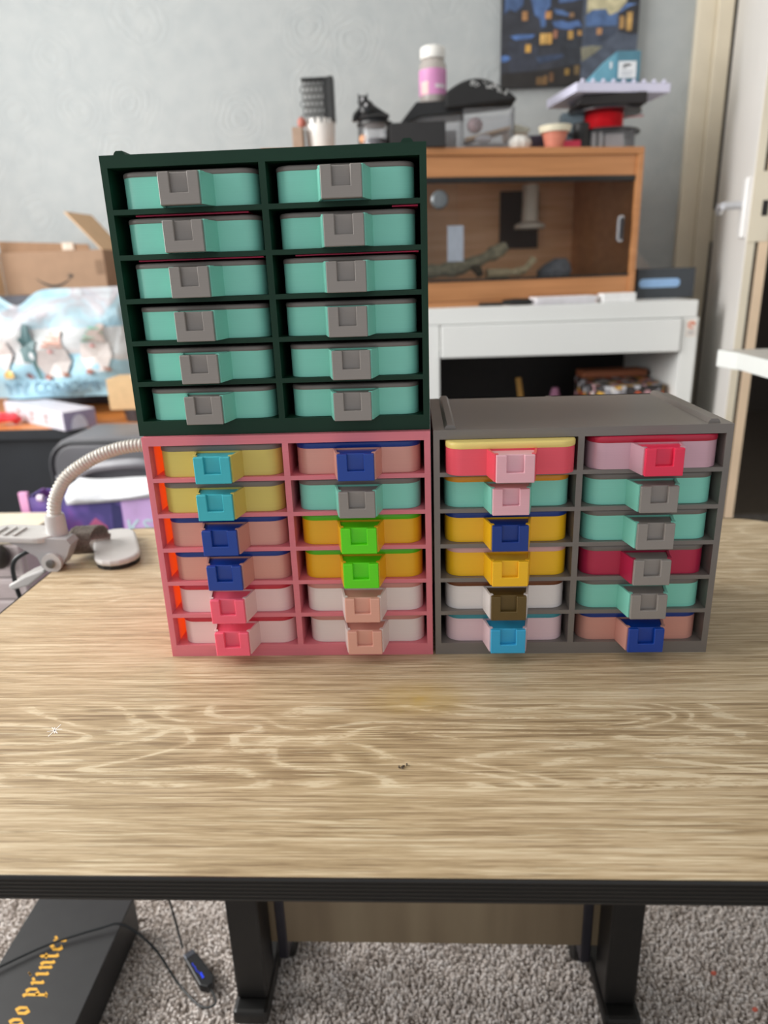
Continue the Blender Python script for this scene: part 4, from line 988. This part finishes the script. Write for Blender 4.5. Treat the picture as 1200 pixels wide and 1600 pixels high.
me = text_mesh('MY CONOMMO', 0.045, 0.0002); me.transform(Matrix.Translation((0.02, 0, 0.032)) @ FRONT)
for v_ in me.vertices: v_.co.y = bag_y(v_.co.x, v_.co.z) - 0.0050
me.materials.clear(); me.materials.append(mat('print_faint_blue', 'a9c6d4', 0.4)); link('lettering', me, bag)
# white packet with printed end
pk = thing('white_packet', 'flat white packet with small lettering lying before the mailer bag', 'packet', (-0.985, 1.808, ST), -0.66)
pkm = mat('white_packet_card', 'd3cfd8', 0.4, var=0.03)
MB().box(-0.19, 0.15, -0.028, 0.06, 0.0, 0.048).build('packet_body', pkm, pk, bevel=0.003)
ltm = mat('tan_lettering', '94786a', 0.6)
for k, x in enumerate((-0.10, -0.02, 0.06)):
    text('FE', 0.028, ltm, pk, Matrix.Translation((x, -0.0284, 0.024)) @ FRONT @ Matrix.Rotation(math.pi/2, 4, 'Z'))
MB().box(0.1502, 0.1508, -0.026, 0.058, 0.002, 0.046).build('end_panel', mat('lilac_grey_print', '9c95b4', 0.5), pk)
dd = [(0.0 + 0.022*math.cos(a), 0.002 + 0.036*math.sin(a)) for a in [math.pi*i/10 for i in range(11)]]
MB().prism(shift(dd, 0.012, 0.0), 0.151, 0.1516, 'x').build('end_disc', mat('pale_lilac_print', 'dcdcec', 0.5), pk)
o = thing('red_ribbon', 'red crumpled ribbon at the far left of the sideboard top', 'ribbon', (-1.095, 1.80, ST))
rb = MB(); r6 = random.Random(5)
P = [(0.028*math.cos(i*1.9)+r6.uniform(-.01, .01), 0.018*math.sin(i*1.9), 0.009+0.017*abs(math.sin(i*1.3))) for i in range(12)]
rb.tube(spline(P, 4), 0.008, 7).build('ribbon_loops', mat('red_ribbon_satin', 'e0404c', 0.4), o, smooth=True)
cu_ = MB().lathe([(0.0, 0), (0.040, 0), (0.047, 0.034), (0.044, 0.034), (0.038, 0.004), (0.0, 0.004)], n=24).build('bowl', mat('dark_grey_bowl', '3a3a40', 0.35), smooth=True); cu_.location = (-0.740, 1.84, ST)
tag(cu_, 'dark grey bowl under the small tan carton', 'bowl')
o = thing('tan_carton', 'small tan cardboard carton standing on the dark bowl', 'box', (-0.752, 1.84, ST+0.0342), 0.0)
MB().box(-0.052, 0.060, -0.045, 0.045, 0, 0.080).build('carton_body', mat('tan_carton_card', 'cfae82', 0.7), o, bevel=0.001)
MB().box(0.01, 0.055, -0.03, 0.03, 0.0803, 0.086).box(0.035, 0.060, -0.02, 0.02, 0.0863, 0.100).build('paper_slip', mat('white_paper', 'eceaee', 0.6), o)
# tan parcel leaning behind
o = MB().prism([(0.0, 0.0), (0.13, 0.0), (0.13, 0.30), (0.06, 0.30), (0.0, 0.20)], 0, 0.03, 'y').build('tan_parcel', mat('tan_parcel_card', 'b49a80', 0.75), bevel=0.002); o.location = (-0.83, 2.02, ST)
tag(o, 'tan parcel standing right behind the mailer bag', 'parcel')

# ------------------------------------------------------------------ left side: suitcase, gift bag, drawer chest on the floor
gm = mat('grey_suitcase_nylon', '6c6c70', 0.42, var=0.18, scale=6, stretch=(1, 1, 3))
gd = mat('dark_suitcase_trim', '3c3d41', 0.5)
su = thing('suitcase', 'grey soft suitcase with a top handle before the black sideboard', 'suitcase', (-0.60, 1.52, 0))
MB().prism(rrect(-0.235, 0.25, 0.0, 0.522, (0.02, 0.02, 0.06, 0.06), 6), -0.02, 0.17, 'y').build('shell', gm, su, bevel=0.02, seg=3, smooth=True)
MB().prism(rrect(-0.185, 0.21, 0.05, 0.425, (0.02, 0.02, 0.035, 0.035), 6), -0.040, -0.0205, 'y').build('front_pocket', mat('light_grey_nylon', '8a8a8e', 0.42, var=0.2, scale=7, stretch=(1, 1, 2)), su, bevel=0.008, smooth=True)
def ring_tube(pts, r): return MB().tube(pts + [pts[0]], r, 8, cap=False)
ring_tube([(x, -0.019, z) for x, z in rrect(-0.228, 0.243, 0.008, 0.514, (0.02, 0.02, 0.055, 0.055), 6)], 0.005).build('piping', gd, su, smooth=True)
MB().tube(spline([(-0.165, -0.030, 0.440), (-0.12, -0.045, 0.462), (-0.02, -0.048, 0.470), (0.02, -0.032, 0.455)]), 0.011, 8).build('handle', mat('grey_handle_webbing', '9a9a9f', 0.45), su, smooth=True)
MB().tube([(-0.19, -0.042, 0.424), (0.21, -0.042, 0.430)], 0.004, 6).build('zip', gd, su)
for x in (-0.212, -0.19): MB().tube(spline([(x, -0.028, 0.44), (x+0.012, -0.036, 0.36), (x+0.016, -0.034, 0.25)]), 0.006, 7).build('strap', mat('grey_handle_webbing', '9a9a9f', 0.45), su, smooth=True)
def giftm():
    m, nt, b = new_mat('purple_gift_bag_print')
    tc = nt.add('ShaderNodeTexCoord').outputs['Object']
    nz = nt.add('ShaderNodeTexNoise', inp={'Vector': tc, 'Scale': 14.0, 'Detail': 2.0}).outputs[0]
    sep = nt.add('ShaderNodeSeparateXYZ', inp={0: tc})
    f = nt.math('ADD', nz, nt.math('MULTIPLY', nt.math('SUBTRACT', 0.42, sep.outputs[2]), 1.6))
    nt.link(nt.ramp(f, [(0.38, lin('514a86')), (0.52, lin('7a63b0')), (0.66, lin('b25fb0')), (0.82, lin('e58cc8'))]), b.inputs['Base Color'])
    b.inputs['Roughness'].default_value = 0.35
    return m
gb = thing('gift_bag', 'purple and pink gift bag with white tissue before the grey suitcase', 'bag', (-0.60, 1.20, 0))
gp = giftm()
MB().box(-0.118, 0.16, 0, 0.003, 0, 0.478).build('front_wall', gp, gb)
MB().box(-0.118, 0.16, 0.055, 0.058, 0, 0.478).build('back_wall', gp, gb)
MB().box(-0.118, -0.115, 0.0035, 0.0545, 0, 0.480).build('side_wall', gp, gb); MB().box(0.157, 0.16, 0.0035, 0.0545, 0, 0.480).build('side_wall', gp, gb)
MB().box(-0.115, 0.157, 0.0035, 0.0545, 0, 0.003).build('bottom', gp, gb)
MB().box(-0.134, -0.1185, -0.002, 0.006, 0, 0.488).build('edge_fold', mat('pink_fold', 'e9a8d6', 0.4), gb)
MB().tube([(-0.098, -0.002, 0.478), (-0.088, -0.002, 0.478)], 0.006, 10).build('eyelet', mat('white_eyelet', 'e8d8ec', 0.4), gb, smooth=True)
MB().prism(rrect(0.055, 0.155, 0.36, 0.474, 0.006, 3), -0.0008, -0.0002, 'y').build('lilac_panel', mat('lilac_print', 'd7b4ea', 0.4, var=0.12, scale=20), gb)
MB().prism([(-0.015, 0.36), (0.025, 0.36), (0.022, 0.42), (0.002, 0.437), (-0.015, 0.42)], -0.0008, -0.0002, 'y').build('printed_shape', mat('coral_print', 'c96a94', 0.4, var=0.1, scale=30), gb)
MB().prism([(0.030, 0.37), (0.050, 0.37), (0.052, 0.46), (0.036, 0.465)], -0.0008, -0.0002, 'y').build('printed_shape', mat('navy_print', '39386a', 0.4, var=0.1, scale=30), gb)
text('KST', 0.046, mat('cyan_white_print', 'cdeaf2', 0.4), gb, Matrix.Translation((0.098, -0.0012, 0.415)) @ FRONT)
ts = MB(); n = 12; fr = []; 
for i in range(n+1):
    t = i/n; x = -0.045 + 0.235*t
    fr.append(((x+0.015, 0.030, 0.506 - 0.004*t - 0.002*math.sin(9*t)), (x+0.008, 0.004, 0.498 - 0.004*t), (x, -0.006, 0.480 - 0.010*math.sin(math.pi*min(1, t*1.3)) + 0.012*t), (x, -0.004, 0.464 - 0.004*math.sin(math.pi*t) + 0.022*t)))
ts.add([p for r in fr for p in r], [(4*i+k, 4*i+4+k, 4*i+5+k, 4*i+1+k) for i in range(n) for k in range(3)])
o = ts.build('tissue', mat('white_tissue', 'eceff4', 0.6), gb, smooth=True); sd = o.modifiers.new('thick', 'SOLIDIFY'); sd.thickness = 0.002
ch = thing('drawer_chest', 'pale lined plastic drawer chest with dark knob at the left', 'drawer unit', (-0.70, 1.05, 0))
pc = mat('pale_mauve_plastic', 'c9bdbd', 0.5, var=0.05, scale=20, stretch=(1, 1, 40))
MB().box(-0.20, 0.040, 0.012, 0.13, 0.30, 0.443).build('body', pc, ch, bevel=0.002)
MB().box(-0.205, 0.045, 0.0, 0.135, 0.4435, 0.455).build('top', mat('pale_wood_top', 'd9cdb6', 0.5), ch, bevel=0.002)
for z0, z1 in ((0.385, 0.442), (0.345, 0.382), (0.302, 0.342)):
    dr_ = MB().box(-0.198, 0.038, 0.0, 0.0115, z0, z1).build('drawer', pc, ch, bevel=0.002)
    nl = int((z1-z0-0.01)/0.006)
    ln_ = MB()
    for k in range(nl): ln_.box(-0.190, 0.030, -0.0009, -0.0002, z0+0.006+k*0.006, z0+0.0085+k*0.006)
    ln_.build('ribs', mat('mauve_rib', 'b7a9a9', 0.5), dr_)
    if z1 > 0.44: MB().sphere((0.012, -0.012, 0.427), 0.016, 0.014, 0.022).build('knob', mat('dark_knob', '2d2622', 0.45), dr_, smooth=True)
MB().box(-0.19, 0.03, 0.02, 0.125, 0, 0.2995).build('plinth', mat('dark_brown_plinth', '3d332e', 0.7), ch)

# ------------------------------------------------------------------ right: corner of a white table
wt = thing('white_side_table', 'corner of a white side table jutting in at the right', 'table', (0.57, 1.365, 0))
wtm = mat('white_table_foil', 'e6e9e6', 0.35, var=0.01)
ttop = [(0.0, 0.0), (0.012, -0.055), (0.010, -0.165), (0.01, -0.62), (0.55, -0.62), (0.55, 0.01)]
MB().prism(ttop, 0.672, 0.690, 'z').build('tabletop', mat('pale_table_top', 'd3cfc8', 0.45), wt)
MB().prism([(0.008, -0.058), (0.0118, -0.056), (0.55, 0.006), (0.55, 0.0095), (-0.003, -0.001), ], 0.6715, 0.6716).build('under_trim', wtm, wt)
MB().prism([(-0.006, 0.002), (0.006, -0.058), (0.0105, -0.058), (0.0, 0.002)], 0.660, 0.6905).build('end_cap', wtm, wt, bevel=0.001)
MB().prism([(0.0045, -0.060), (0.003, -0.62), (0.0075, -0.62), (0.009, -0.060)], 0.662, 0.6905).build('edge_strip', wtm, wt, bevel=0.001)
for x, y in ((0.50, -0.04), (0.50, -0.56), (0.30, -0.56)):
    MB().box(x-0.015, x+0.015, y-0.015, y+0.015, 0, 0.6714).build('leg', wtm, wt)

# ------------------------------------------------------------------ floor, bottom left: black box with gold lettering, cable and dongle
pb_ = thing('printer_box', 'black box with gold blackletter writing on carpet under the table', 'box', (-0.459, 0.50, 0.004))
BHT = 0.056
MB().box(-0.065, 0.065, -0.20, 0.216, 0, BHT).build('carton', mat('matt_black_carton', '242425', 0.5, var=0.1), pb_, bevel=0.0012)
# broad-nib pen: every stroke is a band cut at 40 degrees
def nib(mb, pts, w=0.30, a=math.radians(42)):
    nx_, ny_ = math.cos(a)*w/2, math.sin(a)*w/2
    for (x0, y0), (x1, y1) in zip(pts, pts[1:]):
        q = [(x0-nx_, y0-ny_), (x0+nx_, y0+ny_), (x1+nx_, y1+ny_), (x1-nx_, y1-ny_)]
        ar = sum(q[i][0]*q[(i+1) % 4][1]-q[(i+1) % 4][0]*q[i][1] for i in range(4))
        if abs(ar) < 1e-4: continue
        if ar < 0: q = q[::-1]
        mb.prism(q, 0, 0.02)
def minim(x, y0=0.14, y1=0.86): return [[(x-0.12, y1), (x, y1-0.06), (x, y0+0.06), (x+0.12, y0)]]
G = {
 'i': (0.55, minim(0.22) + [[(0.15, 1.30), (0.29, 1.30)], [(0.22, 1.24), (0.22, 1.36)]]),
 'n': (0.98, minim(0.22) + [[(0.22, 0.72), (0.50, 0.92), (0.66, 0.78), (0.66, 0.20), (0.78, 0.12)]]),
 'r': (0.72, minim(0.22) + [[(0.22, 0.70), (0.44, 0.92), (0.58, 0.82)]]),
 't': (0.62, [[(0.16, 1.22), (0.22, 1.05), (0.22, 0.22), (0.34, 0.10), (0.48, 0.18)], [(0.02, 0.84), (0.46, 0.90)]]),
 'e': (0.78, [[(0.40, 0.90), (0.20, 0.72), (0.20, 0.26), (0.36, 0.10), (0.60, 0.24)], [(0.40, 0.90), (0.56, 0.70), (0.22, 0.46)]]),
 'p': (0.98, [[(0.08, 0.96), (0.22, 0.86), (0.22, -0.48)], [(0.08, -0.48), (0.40, -0.42)], [(0.22, 0.74), (0.50, 0.92), (0.68, 0.76), (0.68, 0.26), (0.46, 0.08), (0.22, 0.22)]]),
 'o': (0.90, [[(0.42, 0.92), (0.20, 0.74), (0.20, 0.26), (0.42, 0.08)], [(0.42, 0.92), (0.64, 0.74), (0.64, 0.26), (0.42, 0.08)]]),
}
gold = mat('gold_foil_print', 'e8ae3a', 0.45, var=0.1, scale=200)
XH = 0.0190
u = 0.0
word = []
for ch_ in 'oo printer':
    if ch_ == ' ': u += 0.55; continue
    word.append((ch_, u)); u += G[ch_][0] + 0.04
end_y = 0.656 - 0.50; base_x = 0.0055
for ch_, uu in word:
    lt = MB()
    for s in G[ch_][1]: nib(lt, s)
    Mx = Matrix.Translation((base_x, end_y - u*XH*0.76, BHT+0.00015)) @ Matrix.Rotation(math.pi/2, 4, 'Z') @ Matrix.Diagonal((XH*0.76, XH, 0.01, 1)) @ Matrix.Translation((uu, 0, 0))
    lt.xf(Mx); lt.build('letter', gold, pb_)
dg = thing('usb_dongle', 'black usb plug with blue glowing marks and cable on the carpet', 'cable', (-0.288, 0.645, 0.004))
dm = mat('black_dongle_plastic', '111214', 0.35)
dv = (Vector((-0.268, 0.625)) - Vector((-0.309, 0.669))); L_ = dv.length; da = math.atan2(dv.y, dv.x)
RM = Matrix.Translation((0, 0, 0.010)) @ Matrix.Rotation(da, 4, 'Z')
MB().prism([(-0.024, -0.008), (0.020, -0.010), (0.029, -0.004), (0.029, 0.004), (0.020, 0.010), (-0.024, 0.008)], -0.006, 0.006).xf(RM).build('plug_body', dm, dg, bevel=0.0015)
MB().box(-0.033, -0.0242, -0.007, 0.007, -0.005, 0.005).xf(RM).build('connector', mat('dull_metal_connector', '55585f', 0.35, metal=0.7), dg, bevel=0.001)
em, ent, eb = new_mat('blue_led'); eb.inputs['Base Color'].default_value = (0.01, 0.02, 0.3, 1)
eb.inputs['Emission Color'].default_value = (0.01, 0.06, 1.0, 1); eb.inputs['Emission Strength'].default_value = 1.2
ld_ = MB(); r7 = random.Random(4)
for k in range(9):
    x = -0.012 + k*0.0032; s = 0.0004 + 0.0004*(k > 5)
    yv = -0.003 + r7.uniform(-.0015, .0015)
    ld_.box(x-s, x+s, yv-s*1.6, yv+s*1.6, 0.0062, 0.0066)
ld_.xf(RM).build('led_marks', em, dg, label='blue glowing marks')
cbm = mat('black_cable', '0d1214', 0.45)
MB().tube(spline([(-0.033, 0.033, 0.010), (-0.05, 0.06, 0.03), (-0.070, 0.085, 0.09), (-0.080, 0.09, 0.20), (-0.085, 0.075, 0.36), (-0.085, 0.05, 0.505)]), 0.0016, 7).xf(Matrix.Identity(4)).build('cable', cbm, dg, smooth=True)
MB().tube(spline([(0.021, -0.023, 0.010), (0.030, -0.038, 0.008), (0.012, -0.040, 0.005), (-0.025, -0.012, 0.006), (-0.062, 0.016, 0.030), (-0.100, 0.022, 0.062), (-0.13, 0.014, 0.064), (-0.185, -0.008, 0.062), (-0.235, -0.042, 0.062)]), 0.0016, 7).build('cable', cbm, dg, smooth=True)
for x, y, lab in ((0.355, 0.660, 'tiny coral fleck on the carpet right of the table leg, upper'), (0.385, 0.615, 'tiny coral fleck on the carpet right of the table leg, lower')):
    o = MB().sphere((0, 0, 0.003), 0.0035, 0.0025, 0.003, 8, 5).build('plastic_fleck', mat('coral_fleck', 'd0644f', 0.5), smooth=True); o.location = (x, y, 0.003)
    tag(o, lab, 'fleck')
